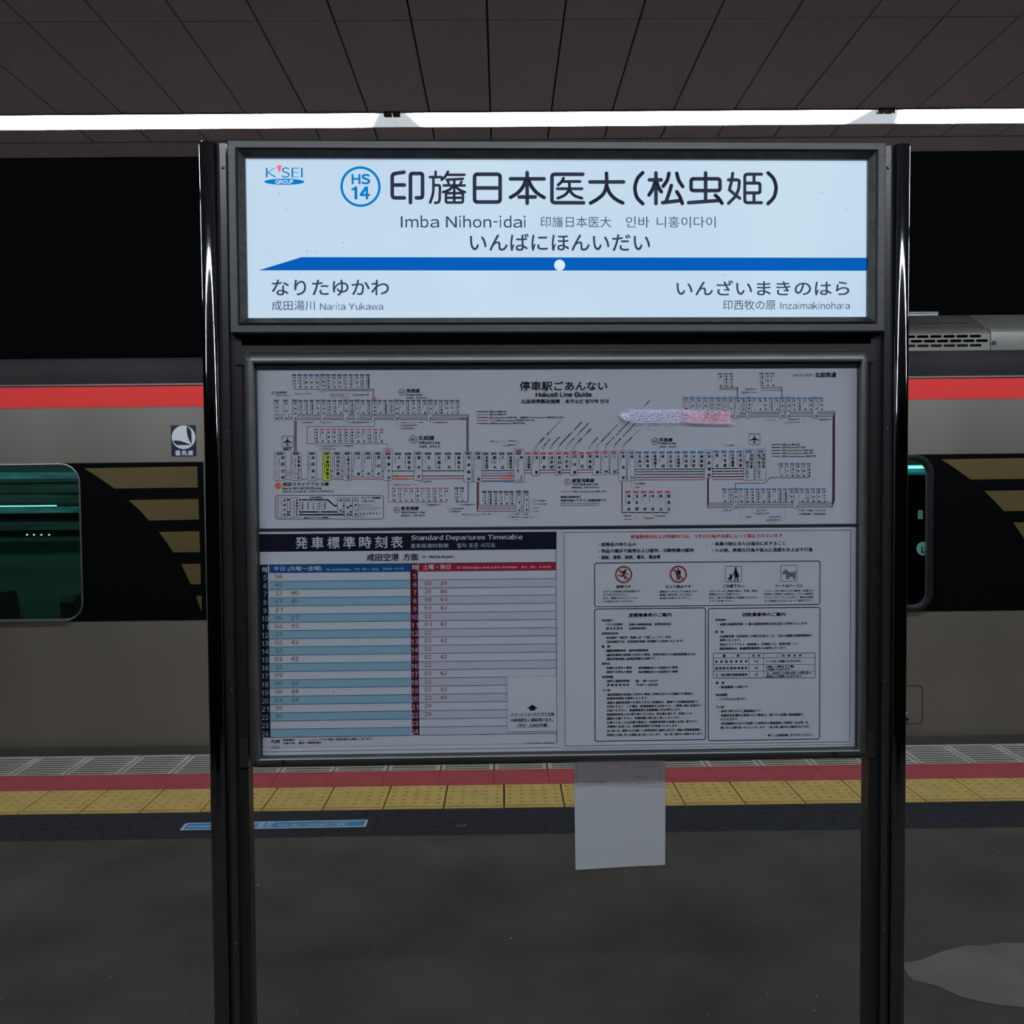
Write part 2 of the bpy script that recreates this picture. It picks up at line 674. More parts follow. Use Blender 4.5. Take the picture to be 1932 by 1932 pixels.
# ================================================================ ceiling
CZ = CAM_Z + 1.82
cx_a = hit(1068.5, 0, 2, CZ).x
cx_b = hit(1812, 0, 2, CZ).x
CW = (cx_b - cx_a) / 5
ceiling = tag(MB().box(XL - 1, XR + 1, -3.4, 5.57, CZ + .012, CZ + .05).build('ceiling', M['ceil_gap']), kind='structure', label='dark backing above the ceiling panels')
row_edges = [5.335, 3.96]
while row_edges[-1] > -2:
    row_edges.append(row_edges[-1] - 1.375)
pn = MB().bevbox(.004, CW - .004, .003, 1.372, -.012, 0, .001)
pn.v = [(x, y, -z) for x, y, z in pn.v]
p0 = pn.build('ceiling_panel', M['ceil'], ceiling)
first = True
for ri in range(len(row_edges) - 1):
    for k in range(-20, 20):
        x = cx_a + k * CW
        if abs(x + CW / 2) > 5.6: continue
        if ri > 2 and abs(x) > 4.4: continue
        o = p0 if first else p0.copy()
        if not first: COL.objects.link(o)
        first = False
        o.location = (x, row_edges[ri + 1], CZ + pa.uniform(-.0008, .0008))
sx = hit(185, 280, 2, CZ).x
for k in range(-3, 6):
    MB().box(sx + k * 1.475 + .003, sx + (k + 1) * 1.475 - .003, 5.338, 5.568, CZ - .004, CZ + .05).build('edge_panel', M['ceil'], ceiling)

# ================================================================ lamps in two rows under the ceiling
lm = bpy.data.materials.new('lamp_diffuser')
lm.use_nodes = True
nt = lm.node_tree
N, L = nt.nodes, nt.links
N.remove(N['Principled BSDF'])
em = N.new('ShaderNodeEmission')
em.inputs[0].default_value = (.86, .92, 1.0, 1)
tc = N.new('ShaderNodeTexCoord')
sp = N.new('ShaderNodeSeparateXYZ')
L.new(tc.outputs['Object'], sp.inputs[0])
ab = N.new('ShaderNodeMath'); ab.operation = 'ABSOLUTE'
L.new(sp.outputs[0], ab.inputs[0])
mr = N.new('ShaderNodeMapRange')
mr.interpolation_type = 'SMOOTHSTEP'
mr.inputs[1].default_value = 1.07
mr.inputs[2].default_value = 1.165
mr.inputs[3].default_value = 1
mr.inputs[4].default_value = 0
ad = N.new('ShaderNodeMath'); ad.operation = 'MULTIPLY_ADD'; ad.inputs[1].default_value = .31
L.new(sp.outputs[1], ad.inputs[0])
L.new(ab.outputs[0], ad.inputs[2])
L.new(ad.outputs[0], mr.inputs[0])
p3 = N.new('ShaderNodeMath'); p3.operation = 'POWER'; p3.inputs[1].default_value = 3
L.new(mr.outputs[0], p3.inputs[0])
m2 = N.new('ShaderNodeMath'); m2.operation = 'MULTIPLY_ADD'; m2.inputs[1].default_value = LAMP_STRENGTH; m2.inputs[2].default_value = .62
L.new(p3.outputs[0], m2.inputs[0])
L.new(m2.outputs[0], em.inputs[1])
L.new(em.outputs[0], N['Material Output'].inputs['Surface'])
M['lamp_white'] = mat('lamp_white', (.75, .78, .78, 1), .4)
M['clip'] = mat('clip_grey', (.25, .24, .26, 1), .4, .6)
LY = 5.028
LW = .0975
jx0 = hit(748, 238, 2, CZ).x
jx1 = hit(1646, 229, 2, CZ).x
LL = jx1 - jx0


def lamp(xc, y, label, group):
    t = empty('ceiling_lamp', label, 'lamp', group, matrix=Matrix.Translation((xc, y, CZ)))
    h = LL / 2 - .0006
    MB().box(-h, h, -LW, LW, -.005, -.003).build('diffuser', lm, t, fix=True)
    rim = MB().box(-h, h, -LW - .004, LW + .004, -.003, -.0015)
    rim.box(-h, h, -LW - .004, -LW, -.007, -.0015).box(-h, h, LW, LW + .004, -.007, -.0015)
    rim.build('housing', M['lamp_white'], t)
    for s in (-1, 1):
        MB().box(s * (h - .020) - .018, s * (h - .020) + .018, -LW - .012, -LW + .030, -.016, -.001).box(s * (h - .036) - .004, s * (h - .036) + .004, -LW - .012, -LW - .006, -.026, -.001).build('clip', M['clip'], t)
    return t


labs = {-2: 'long white ceiling lamp beyond the left edge of the view', -1: 'leftmost long white lamp under the ceiling',
        0: 'middle long white lamp above the station board', 1: 'rightmost long white lamp under the ceiling',
        2: 'long white ceiling lamp beyond the right edge of the view'}
for k in range(-2, 3):
    lamp(jx0 + LL * (k + .5), LY, labs[k], 'long lamps in the row over the platform edge')
for k in range(-2, 3):
    lamp(jx0 + LL * (k + .5), -.18, 'long white lamp of the second row, over the near side of the platform', 'long lamps of the second row')
# ================================================================ train
TY = 5.95


def T(px, py, y=TY):
    p = hit(px, py, 1, y)
    return p.x, p.z


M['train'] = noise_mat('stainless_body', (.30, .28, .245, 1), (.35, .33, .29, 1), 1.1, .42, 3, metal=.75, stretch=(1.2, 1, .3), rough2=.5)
M['shoulder'] = noise_mat('shoulder_shaded', (.014, .013, .014, 1), (.020, .018, .019, 1), 2, .7, 3, metal=.0, spec=.12)  # dark reflections of the curved shoulder put into its colour
M['train_red'] = mat('stripe_red', rgb(222, 52, 48), .55)
M['band_black'] = mat('band_black', (.003, .0035, .0035, 1), .3, 0, .12)
M['gold'] = noise_mat('stripe_gold', (.11, .082, .035, 1), (.13, .098, .042, 1), 3, .5, 3, metal=.0, spec=.15)
M['gasket'] = mat('gasket', (.014, .013, .017, 1), .35)
M['frame_grey'] = mat('window_frame_grey', (.14, .14, .16, 1), .4, .5)
M['sill'] = mat('window_sill_steel', (.42, .45, .47, 1), .3, .8)
M['roof_unit'] = noise_mat('roof_unit_metal', (.17, .17, .155, 1), (.22, .22, .20, 1), 3, .42, 4, metal=.3)
M['glass'] = glossy_pane('train_glass', (.72, .86, .82, 1), 1.35, .04)
train = empty('train_car', 'stainless steel train car with red stripe and black window band, standing behind the board', 'train', matrix=Matrix.Translation((0, TY, 0)))


def tbuild(mb, name, material, parent=train, **kw):
    mb.v = [(x, y - TY, z) for x, y, z in mb.v]
    return mb.build(name, material, parent, **kw)


def tz(py, px):
    return T(px, py)[1]


z_top_red = (tz(729.9, 3) + tz(709.5, 1925)) / 2
z_bot_red = (tz(771.5, 3) + tz(751, 1925)) / 2
z_band_t = (tz(873.5, 300) + tz(854.8, 1850)) / 2
z_band_b = (tz(1171.5, 300) + tz(1151.5, 1850)) / 2
z_sh = 2.385
xw1 = T(154, 1000)[0]          # right end of the left window
xw2 = T(1760, 1000)[0]         # right end of the right window
wz_t, wz_b = z_band_t - .001, z_band_b + .001
WIN = [(xw1 - 1.42, xw1), (xw2 - 1.42, xw2)]
holes = [rrect(a, wz_b, b, wz_t, .115) for a, b in WIN]
plate_with_holes('body_side', [(-5.3, .02), (5.3, .02), (5.3, z_top_red), (-5.3, z_top_red)], holes, .02, M['train'], train,
                 lambda x, y, z: (x, .01 - z, y))
low = MB().loft([[(x, TY, .02), (x, TY + .03, -.5), (x, TY + .05, -.5), (x, TY + .02, .02)] for x in (-5.3, 5.3)])
tbuild(low, 'skirt', M['train'])
sh = []
for x in (-5.3, 5.3):
    r = [(x, TY, z_top_red), (x, TY + .006, z_top_red + .05), (x, TY + .02, z_top_red + .10), (x, TY + .05, z_sh - .02), (x, TY + .085, z_sh),
         (x, TY + .4, z_sh), (x, TY + .4, z_top_red), (x, TY + .02, z_top_red)]
    sh.append(r)
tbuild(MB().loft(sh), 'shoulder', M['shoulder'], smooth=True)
tbuild(MB().box(-5.3, 5.3, TY - .006, TY, z_top_red - .002, z_top_red + .007), 'rain_gutter', M['sill'])
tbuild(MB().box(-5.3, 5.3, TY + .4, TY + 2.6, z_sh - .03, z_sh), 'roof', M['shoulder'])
tbuild(MB().box(-5.3, 5.3, TY - .0012, TY, z_bot_red, z_top_red - .002), 'red_stripe', M['train_red'])
# black bands beside the windows with stepped gold bars
def cutband(x0, x1, hole):
    # a plate from the window's rounded end to x1
    zc0, zc1 = z_band_b, z_band_t
    hx = hole[1]
    r = .115
    pts = [(x1, zc0), (x1, zc1), (hx - r, zc1)]
    for k in range(9):
        a = math.radians(90 - 90 * k / 8)
        pts.append((hx - r + r * math.cos(a), wz_t - r + r * math.sin(a)))
    for k in range(9):
        a = math.radians(-90 * k / 8)
        pts.append((hx - r + r * math.cos(a), wz_b + r + r * math.sin(a)))
    pts.append((hx - r, zc0))
    n = len(pts)
    mb = MB()
    mb.loft([[(x, y, z) for x, z in pts] for y in (TY - .0015, TY)])
    return mb


bars = [[(548, 840), (1285, 828), (1288, 965), (745, 972), (640, 898)], [(838, 1047), (1292, 1040), (1296, 1173), (972, 1180), (908, 1112)],
        [(1036, 1254), (1298, 1250), (1303, 1385), (1130, 1388), (1084, 1320)], [(1180, 1463), (1305, 1461), (1307, 1594), (1243, 1596)],
        [(1277, 1670), (1313, 1669), (1313, 1775)]]
xb1 = T(386.5, 1000)[0]
dx = T(1640 + 468 / 3.4486, 640 + 773 / 3.4486)[0] - T(548 / 3.45, 640 + 840 / 3.45)[0]
for side in (0, 1):
    x1 = xb1 + dx * side
    pn = tbuild(cutband(0, x1, WIN[side]), 'black_band', M['band_black'])
    for q in bars:
        pts = []
        for zx, zy in q:
            x, z = T(zx / 3.45, 640 + zy / 3.45)
            pts.append((x + dx * side, z))
        mb = MB().loft([[(x, y, z) for x, z in pts] for y in (TY - .0028, TY - .0014)])
        tbuild(mb, 'gold_bar', M['gold'], pn)
# windows
for i, (a, b) in enumerate(WIN):
    w = 1.0
    r = .115
    outer = rrect(a, wz_b, b, wz_t, r)
    wf = .012 if i == 0 else .033

    def ring(off, y):
        return [(x, y, z) for x, z in rrect(a + off, wz_b + off, b - off, wz_t - off, max(r - off, .02))]
    mb = MB()
    d0 = .004 if i == 0 else .012
    rings = [ring(0, TY + .004), ring(0, TY - d0), ring(wf * .5, TY - d0 - .004), ring(wf, TY - d0 + .002), ring(wf, TY + .02)]
    mb.loft(rings, caps=False)
    fr = tbuild(mb, 'window_frame', M['frame_grey'] if i == 0 else M['gasket'], smooth=True)
    tbuild(MB().loft([ring(wf - .002, TY + .012), ring(wf - .002, TY + .016)]), 'pane', M['glass'], fr)
    if i == 1:
        mb = MB().loft([ring(wf, TY + .004), ring(wf + .005, TY + .004), ring(wf + .005, TY + .022)], caps=False)
        tbuild(mb, 'inner_trim', M['frame_grey'], fr)
    # bright steel sill line along the lower edge
    mb = MB().box(a + r, b - r + .02, TY - .012, TY + .004, wz_b + .002, wz_b + .016)
    tbuild(mb, 'sill', M['sill'], fr)
# what shows through the glass
M['in_green'] = noise_mat('interior_green', (.06, .13, .105, 1), (.14, .26, .22, 1), 9, .7, 5, stretch=(.25, 1, 3))
M['in_dark'] = mat('interior_dark', (.05, .06, .06, 1), .7)
M['in_teal'] = noise_mat('interior_teal', (.12, .42, .50, 1), (.30, .85, .92, 1), 14, .6, 6, stretch=(.3, 1, 2.5))
M['in_glow'] = mat('interior_glow', (.3, .6, .6, 1), .5, emit=(.35, .95, .95, 1), estr=1.5)
M['in_wall'] = noise_mat('interior_wall', (.085, .19, .135, 1), (.13, .26, .20, 1), 2.5, .8, 5, stretch=(.25, 1, 2.5))
M['in_fill'] = mat('interior_fill', (.5, .5, .5, 1), .5, emit=(.80, .97, 1, 1), estr=5)
tbuild(MB().box(-5.3, 5.3, TY + 1.9, TY + 1.93, .0, 2.35), 'far_wall', M['in_wall'])
tbuild(MB().box(-5.3, 5.3, TY + .05, TY + 1.9, -.02, .0), 'car_floor', M['in_dark'])
tbuild(MB().box(-5.3, 5.3, TY + .4, TY + 1.9, 2.30, 2.34), 'car_ceiling', M['in_dark'])
tbuild(MB().box(-.3, -.25, TY + .03, TY + 1.9, 0, 2.3), 'partition', M['in_dark'])


for k in range(4):
    tbuild(MB().box(-5.0 + 2.6 * k, -5.0 + 2.6 * k + 2.2, TY + 1.0, TY + 1.1, 2.27, 2.28), 'car_fill_strip', M['in_fill'])  # unseen glowing strips, added to light the car interior


def inz(py, y, px=80):
    return hit(px, py, 1, y).z


yb = TY + 1.6
xl0, xl1 = hit(-260, 900, 1, yb).x, hit(150, 900, 1, yb).x
for (p0_, p1_, key, yy) in ((891, 903, 'in_teal', 1.62), (910, 922, 'in_green', 1.66), (930, 944, 'in_green', 1.70), (956, 968, 'in_teal', 1.74), (985, 1000, 'in_green', 1.76)):
    y = TY + yy
    tbuild(MB().box(xl0, xl1 + .9, y, y + .02, inz(p1_, y), inz(p0_, y)), 'rack_panel', M[key])
y = TY + 1.55
tbuild(MB().box(xl0, hit(106, 954, 1, y).x, y, y + .01, inz(955.5, y), inz(953.3, y)), 'light_line', M['in_glow'])
for px in (50.5, 63.5, 77.5, 92):
    p = hit(px, 1009, 1, y)
    tbuild(MB().cyl((p.x, y, p.z), .006, 1, .01, 10), 'reading_light', M['in_glow'])
for k in range(4):      # seat backs
    xs = xl0 + .05 + k * .62
    zt = inz(1118, TY + .9)
    mb = MB().loft([[(xs + (.03 if q else 0), TY + .65, .45), (xs + (.03 if q else 0), TY + 1.15, .45), (xs, TY + 1.15, zt - .04), (xs, TY + 1.11, zt), (xs, TY + .69, zt), (xs, TY + .65, zt - .04)] if not q else
                    [(xs + .13, TY + .65, .45), (xs + .13, TY + 1.15, .45), (xs + .09, TY + 1.15, zt - .04), (xs + .09, TY + 1.11, zt), (xs + .09, TY + .69, zt), (xs + .09, TY + .65, zt - .04)] for q in (0, 1)])
    tbuild(mb, 'seat_back', M['in_dark'])
# right window: bar of light, two stickers, a hand smudge
y = TY + .35
a = hit(1690, 880, 1, y); b = hit(1757, 880, 1, y)
tbuild(MB().box(a.x - .9, b.x + .3, y, y + .02, hit(1725, 884.5, 1, y).z, hit(1725, 878, 1, y).z), 'light_line', M['in_glow'])
tbuild(MB().box(a.x - .9, b.x + .3, y + .02, y + .05, hit(1725, 895, 1, y).z, hit(1725, 886, 1, y).z), 'rack_panel', M['in_teal'])
tbuild(MB().box(a.x - .9, b.x + .3, TY + .5, TY + .52, .3, hit(1725, 897, 1, TY + .5).z), 'curtain', M['band_black'])
M['stick_w'] = mat('sticker_pale', (.7, .85, .84, 1), .6)
y = TY + .022
p = hit(1732, 963, 1, y); q = hit(1741, 979, 1, y)
s_ = tbuild(MB().box(p.x, q.x, y, y + .001, q.z, p.z), 'window_label', M['stick_w'], label='small pale label in the window')
for k in range(5):
    z0 = q.z + (p.z - q.z) * (.14 + .16 * k)
    tbuild(MB().box(p.x + .004, q.x - .004, y - .0006, y, z0, z0 + .003), 'print', M['in_green'], s_)
p = hit(1742, 1035, 1, y)
s_ = tbuild(MB().cyl((p.x, y, p.z), .042, 1, .001, 28), 'window_badge', M['stick_w'], label='round pale badge in the window')
tbuild(MB().box(p.x - .012, p.x - .004, y - .0008, y, p.z - .022, p.z + .012).box(p.x - .012, p.x + .012, y - .0008, y, p.z - .026, p.z - .018), 'print', M['in_dark'], s_)
# priority seat sticker
SK = Sheet(lambda px, py: T(px, py), lambda a, b, l: (a, TY - l, b))
SK.scale = 5.95 / 2.35


def S4(x, y):
    return 300 + x / 19.32, 780 + y / 19.32


SK.rect('navy', 322.9, 802.4, 370.3, 861.2, .0006)
cx, cy = S4(898, 870)
SK.disc('pale', cx, cy, 22.3, .0010, 40)
SK.poly('navy2', [S4(*q) for q in catmull([(1003, 490), (1015, 640), (1050, 850), (1120, 1010), (1190, 1125)]) + [(1195, 1000), (1185, 700)] + catmull([(1165, 620), (1110, 540), (1030, 485)])], .0014)
SK.poly('navy2', [S4(*q) for q in catmull([(515, 1005), (560, 990), (740, 1000), (930, 1050), (1150, 1140)]) + [(1150, 1155), (680, 1155)] + catmull([(660, 1150), (590, 1100), (515, 1015)])], .0014)
for i, ch in enumerate('優先席'):
    x0, y0 = S4((590, 822, 1055)[i], 1345)
    x1, y1 = S4((778, 1025, 1245)[i], 1535)
    SK.text('pale', ch, x0, y0, x1, y1, .035)
M['navy'] = mat('sticker_navy', (.012, .02, .055, 1), .5)
M['pale'] = mat('sticker_white', (.62, .68, .70, 1), .5)
stk = empty('priority_sticker', matrix=None)
stk.parent = train
stk['label'] = 'dark blue priority seat sticker'
SK.to3 = None
for k, mb in SK.mb.items():
    mb.v = [(x, yy - TY, z) for x, yy, z in mb.v]
    mb.build({'navy': 'sticker_base', 'pale': 'emblem_print', 'navy2': 'leaf_print'}[k], M['navy' if 'navy' in k else 'pale'], stk, fix=False)
# small hatch at the right
hx0, hz0 = T(1690, 1366.5); hx1, hz1 = T(1741, 1293)
o_ = rrect(hx0 - .12, hz0, hx1, hz1, .028)
i_ = rrect(hx0 - .12 + .004, hz0 + .004, hx1 - .004, hz1 - .004, .025)
mb = MB()
n = len(o_)
mb.add([(x, TY - .0008, z) for x, z in o_] + [(x, TY - .0008, z) for x, z in i_], [(i, (i + 1) % n, n + (i + 1) % n, n + i) for i in range(n)])
ht = tbuild(mb, 'hatch', M['band_black'], fix=False)
p = T(1711, 1357)
tbuild(MB().cyl((p[0], TY - .006, p[1]), .009, 1, .006, 16), 'hatch_lock', M['band_black'], ht)
q = [T(1708, 1344), T(1713.5, 1342.5), T(1708.5, 1350)]
tbuild(MB().loft([[(x, y, z) for x, z in q] for y in (TY - .002, TY - .001)]), 'arrow_mark', M['pale'], ht)
# roof unit with slotted cover
UY = 6.25
GS = 7.983


def U(zx, zy, y=UY):
    return hit(1690 + zx / GS, 500 + zy / GS, 1, y)


z0 = U(800, 1297).z; z1 = U(800, 1035).z
xe = U(1428, 1150).x
ul = xe - 2.0
lo_ = [(ul, z0), (xe - .003, z0), (xe - .003, z1), (ul, z1)]
hs = []
pitch = U(1110, 1080).x - U(912, 1080).x
sw = U(1285, 1080).x - U(1110, 1080).x
sh_ = U(1200, 1050).z - U(1200, 1090).z
for (xr, zy) in ((1287, 1070), (1388, 1138), (1292, 1208)):
    p = U(xr, zy)
    for k in range(14):
        x1_ = p.x - k * pitch
        hs.append(rrect(x1_ - sw, p.z - sh_ / 2, x1_, p.z + sh_ / 2, sh_ / 2 - .0005, 5))
unit = empty('roof_unit')
unit.parent = train
unit.location = (0, 0, 0)
unit['label'] = 'pale slotted air conditioning cover on the roof'
M['grille'] = noise_mat('grille_metal', (.21, .215, .195, 1), (.26, .265, .24, 1), 3, .4, 4, metal=.3)
M['hood'] = noise_mat('hood_metal', (.10, .097, .088, 1), (.135, .13, .12, 1), 3, .4, 4, metal=.3)
plate_with_holes('grille', lo_, hs, .004, M['grille'], unit, lambda x, y, z: (x, UY - TY - z + .002, y))
def uprof(x, tip=0):
    zt = hit(1780, 595, 1, UY + .30).z
    return [(x, UY, z1), (x, UY + .008, z1 + .018), (x, UY + .03, z1 + .034), (x, UY + .07, z1 + .045), (x, UY + .30, zt), (x, UY + .8, zt), (x, UY + .8, z1)]
tbuild(MB().loft([uprof(ul), uprof(xe - .003)]), 'hood', M['hood'], unit, smooth=True)
ff = MB().loft([[(x, UY + .004, z0)] + uprof(x)[:6] + [(x, UY + .8, z0)] for x in (xe + .003, 5.2)])
tbuild(ff, 'end_cover', M['roof_unit'], unit, smooth=True)
tbuild(MB().box(ul, xe, UY + .06, UY + .08, z0, z1), 'inner_screen', M['pit'], unit)
bp_ = U(1480, 1170)
tbuild(MB().cyl((bp_.x, UY - .004, bp_.z), .014, 1, .008, 14), 'bolt', M['steel_dark'], unit)
for k in range(12):
    xq = U(1335, 900, UY + .2).x - .13 - k * (pitch * .98 * (UY + .2) / UY)
    # narrow slits in the sloping top
    zt = hit(1780, 595, 1, UY + .30).z
    z_at = z1 + .045 + (zt - z1 - .045) * .35
    tbuild(MB().box(xq - sw * .95, xq, UY + .145, UY + .158, z_at - .004, z_at + .004), 'slit', M['pit'], unit)
a = hit(1714, 589, 1, 6.75); b = hit(1770, 589, 1, 6.75)
tbuild(MB().box(a.x - 1.4, b.x, 6.75, 6.9, a.z - .2, a.z).box(a.x - 1.4, b.x, 6.74, 6.75, a.z - .006, a.z), 'roof_glint', M['sill'], unit)  # bright metal edge put in as the glint above the hood
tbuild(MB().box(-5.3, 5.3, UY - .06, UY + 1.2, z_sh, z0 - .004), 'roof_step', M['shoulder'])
# ================================================================ station board
sign = empty('station_board', 'tall two-post steel station board with lit name panel above a framed display case', 'sign', matrix=SIGN_M)
# posts ------------------------------------------------------------
sL0 = (P(374.5, 277, 0)[0] + P(403, 1900, 0)[0]) / 2
sL1 = (P(412.5, 277, 0)[0] + P(437, 1800, 0)[0]) / 2
sR0 = (P(1679.5, 400, 0)[0] + P(1675, 1800, 0)[0]) / 2
sR1 = (P(1717, 277, 0)[0] + P(1705.5, 1900, 0)[0]) / 2
v_top = P(400, 270, 0)[1]


def tube(x0, x1, name='post'):
    cx, w = (x0 + x1) / 2, (x1 - x0) / 2
    dp = .042
    def ring(z, k=1.0):
        pts = []
        for i in range(36):
            a = 2 * math.pi * i / 36
            c, s = math.cos(a), math.sin(a)
            e = 2 / 2.6
            pts.append((cx + w * k * abs(c) ** e * (1 if c > 0 else -1), .020 + dp * k * abs(s) ** e * (1 if s > 0 else -1), z))
        return pts
    return MB().loft([ring(0), ring(v_top - .006), ring(v_top - .002, .97), ring(v_top, .88)]).build(name, M['chrome'], sign, smooth=True)


tube(sL0, sL1)
tube(sR0, sR1)
for side in (-1, 1):
    e0 = sL1 if side < 0 else sR0
    # thin dark groove, channel strip and inner bar, from the tube inwards
    def bx(o0, o1, d0, d1, z0, z1):
        x0, x1 = sorted((e0 - side * o0, e0 - side * o1))
        return MB().box(x0, x1, d0, d1, z0, z1)
    bx(-.004, .0042, -.004, .05, 0, v_top - .004).build('post_groove', M['black'], sign)
    st = bx(.0045, .0190, -.008, .05, 0, v_top - .003).build('channel_strip', M['bar'], sign)
    bx(.0195, .0460, .004, .05, 0, v_top - .02).build('inner_bar', M['steel_dark'], sign)
    for (px, py) in (((424.3, 315.3), (433.8, 815), (441, 1300.8), (446, 1781)) if side < 0 else ((1671.5, 316), (1666.6, 809.4), (1664, 1286), (1661, 1757))):
        v = P(px, py, -.01)[1]
        xx = e0 - side * .0118
        MB().cyl((xx, -.0085, v), .0042, 1, -.003, 14, .003).build('bolt', M['steel'], st, smooth=True)


# frames -----------------------------------------------------------
def rail_set(x0, x1, z0, z1, prof, name, material, parent, sides=(0, 1, 2, 3)):
    """four mitred rails; prof = (inset, depth) from the outside inwards"""
    corners = [(x0, z0, 1, 1), (x1, z0, -1, 1), (x1, z1, -1, -1), (x0, z1, 1, -1)]
    for s in sides:
        a, b = corners[s], corners[(s + 1) % 4]
        ra = [(a[0] + a[2] * i, d, a[1] + a[3] * i) for i, d in prof]
        rb = [(b[0] + b[2] * i, d, b[1] + b[3] * i) for i, d in prof]
        g = .0002
        MB().loft([ra, rb]).build(name, material, parent)


D_O = -.022
ox0 = (P(427.5, 350, D_O)[0] + P(436, 600, D_O)[0]) / 2
ox1 = (P(1672.5, 290, D_O)[0] + P(1669, 600, D_O)[0]) / 2
oz1 = P(1045, 265.5, D_O)[1]
oz0 = P(1045, 627.5, D_O)[1]
lit = sign
rail_set(ox0, ox1, oz0, oz1, [(0, .06), (0, -.020), (.003, -.0235), (.018, -.0235), (.021, -.020), (.021, .06)], 'outer_rail', M['steel'], lit)
rail_set(ox0, ox1, oz0, oz1, [(.0225, .02), (.0225, -.0215), (.024, -.0225), (.0375, -.0095), (.0375, .02)], 'inner_rail', M['steel_in'], lit)
MB().box(ox0 + .02, ox1 - .02, .006, .13, oz0 + .01, oz1 - .01).build('box_body', M['steel_dark'], lit)
pm_ = bpy.data.materials.new('lit_panel')
pm_.use_nodes = True
N = pm_.node_tree.nodes; L = pm_.node_tree.links
b_ = N['Principled BSDF']
b_.inputs['Base Color'].default_value = (.20, .21, .22, 1)
b_.inputs['Roughness'].default_value = .5
tc = N.new('ShaderNodeTexCoord')
nz = N.new('ShaderNodeTexNoise'); nz.inputs['Scale'].default_value = 2.4; nz.inputs['Detail'].default_value = 1
L.new(tc.outputs['Object'], nz.inputs['Vector'])
cr = N.new('ShaderNodeValToRGB')
cr.color_ramp.elements[0].position = .3; cr.color_ramp.elements[0].color = (.455, .590, .745, 1)
cr.color_ramp.elements[1].position = .7; cr.color_ramp.elements[1].color = (.500, .660, .770, 1)
L.new(nz.outputs['Fac'], cr.inputs['Fac'])
L.new(cr.outputs['Color'], b_.inputs['Emission Color'])
b_.inputs['Emission Strength'].default_value = PANEL_STRENGTH
panel = MB().box(ox0 + .034, ox1 - .034, 0, .004, oz0 + .034, oz1 - .034).build('lit_panel', pm_, lit, label='backlit white name panel')

SN = Sheet(lambda px, py: P(px, py, 0), lambda a, b, l: (a, -l, b))


def strokes(key, org, sc, w, lst, smooth=True):
    for s in lst:
        # each character of the station name is its own piece
        gx = org[0] + min(p[0] for p in s if not isinstance(p, str)) / sc
        key = 'navy#%d' % sum(gx > b for b in (803, 887, 957, 1034, 1105, 1190, 1221, 1296, 1366, 1445))
        close = s[-1] == 'close'
        pts = [p for p in s if not isinstance(p, str)]
        if 'c' in s: pts = catmull(pts)
        pp = [(org[0] + x / sc, org[1] + y / sc) for x, y in pts]
        if close:
            pp = pp + [pp[0]]
        SN.line(key, pp, w, .0009, cap=True)


def rr(x0, y0, x1, y1, r):
    pts = [(x0 + r, y0), (x1 - r, y0), (x1 - r * .3, y0 + r * .3), (x1, y0 + r), (x1, y1 - r), (x1 - r * .3, y1 - r * .3), (x1 - r, y1), (x0 + r, y1), (x0 + r * .3, y1 - r * .3), (x0, y1 - r), (x0, y0 + r), (x0 + r * .3, y0 + r * .3)]
    return pts + ['close']


strokes('navy', (720, 300), 4.83, 6.9, [
    [(205, 121), (125, 133), (107, 139), (97, 155), (97, 332), (103, 348), (117, 355), (207, 355)], [(97, 238), (207, 238)],
    [(263, 398), (263, 150), (268, 138), (280, 133), (356, 133), (368, 138), (373, 150), (373, 335), (369, 349), (356, 355), (317, 355)],
    rr(847, 140, 1080, 393, 22), [(848, 265), (1080, 265)],
    [(1174, 182), (1480, 182)], [(1326, 125), (1326, 404)], [(1316, 185), (1290, 250), (1240, 310), (1175, 350), 'c'], [(1336, 185), (1365, 250), (1415, 310), (1480, 352), 'c'], [(1253, 347), (1400, 347)],
    [(1833, 140), (1575, 140), (1558, 146), (1552, 160), (1552, 380), (1558, 393), (1575, 399), (1840, 400)]])
strokes('navy', (720, 300), 4.83, 5.4, [
    [(1657, 176), (1640, 208), (1608, 238), 'c'], [(1650, 206), (1808, 206)], [(1710, 206), (1710, 270), (1690, 310), (1655, 338), (1605, 358), 'c'], [(1600, 272), (1825, 272)], [(1712, 285), (1745, 325), (1780, 345), (1825, 358), 'c']])
strokes('navy', (720, 300), 4.83, 4.9, [
    [(492, 118), (492, 165)], [(440, 166), (545, 166)], [(472, 168), (472, 280), (462, 340), (442, 398), 'c'], [(474, 240), (518, 240), (530, 246), (532, 262), (529, 370), (522, 392), (508, 400), (487, 400)],
    [(605, 117), (582, 158), (547, 190), 'c'], [(608, 145), (755, 145)], [(592, 190), (740, 182)], [(605, 205), (612, 228)], [(662, 190), (662, 398)], [(728, 208), (715, 232)],
    [(567, 242), (757, 242)], [(652, 250), (612, 284), (560, 303), 'c'], [(672, 250), (712, 284), (759, 303), 'c'],
    rr(586, 312, 741, 398, 14), [(586, 354), (741, 354)]])
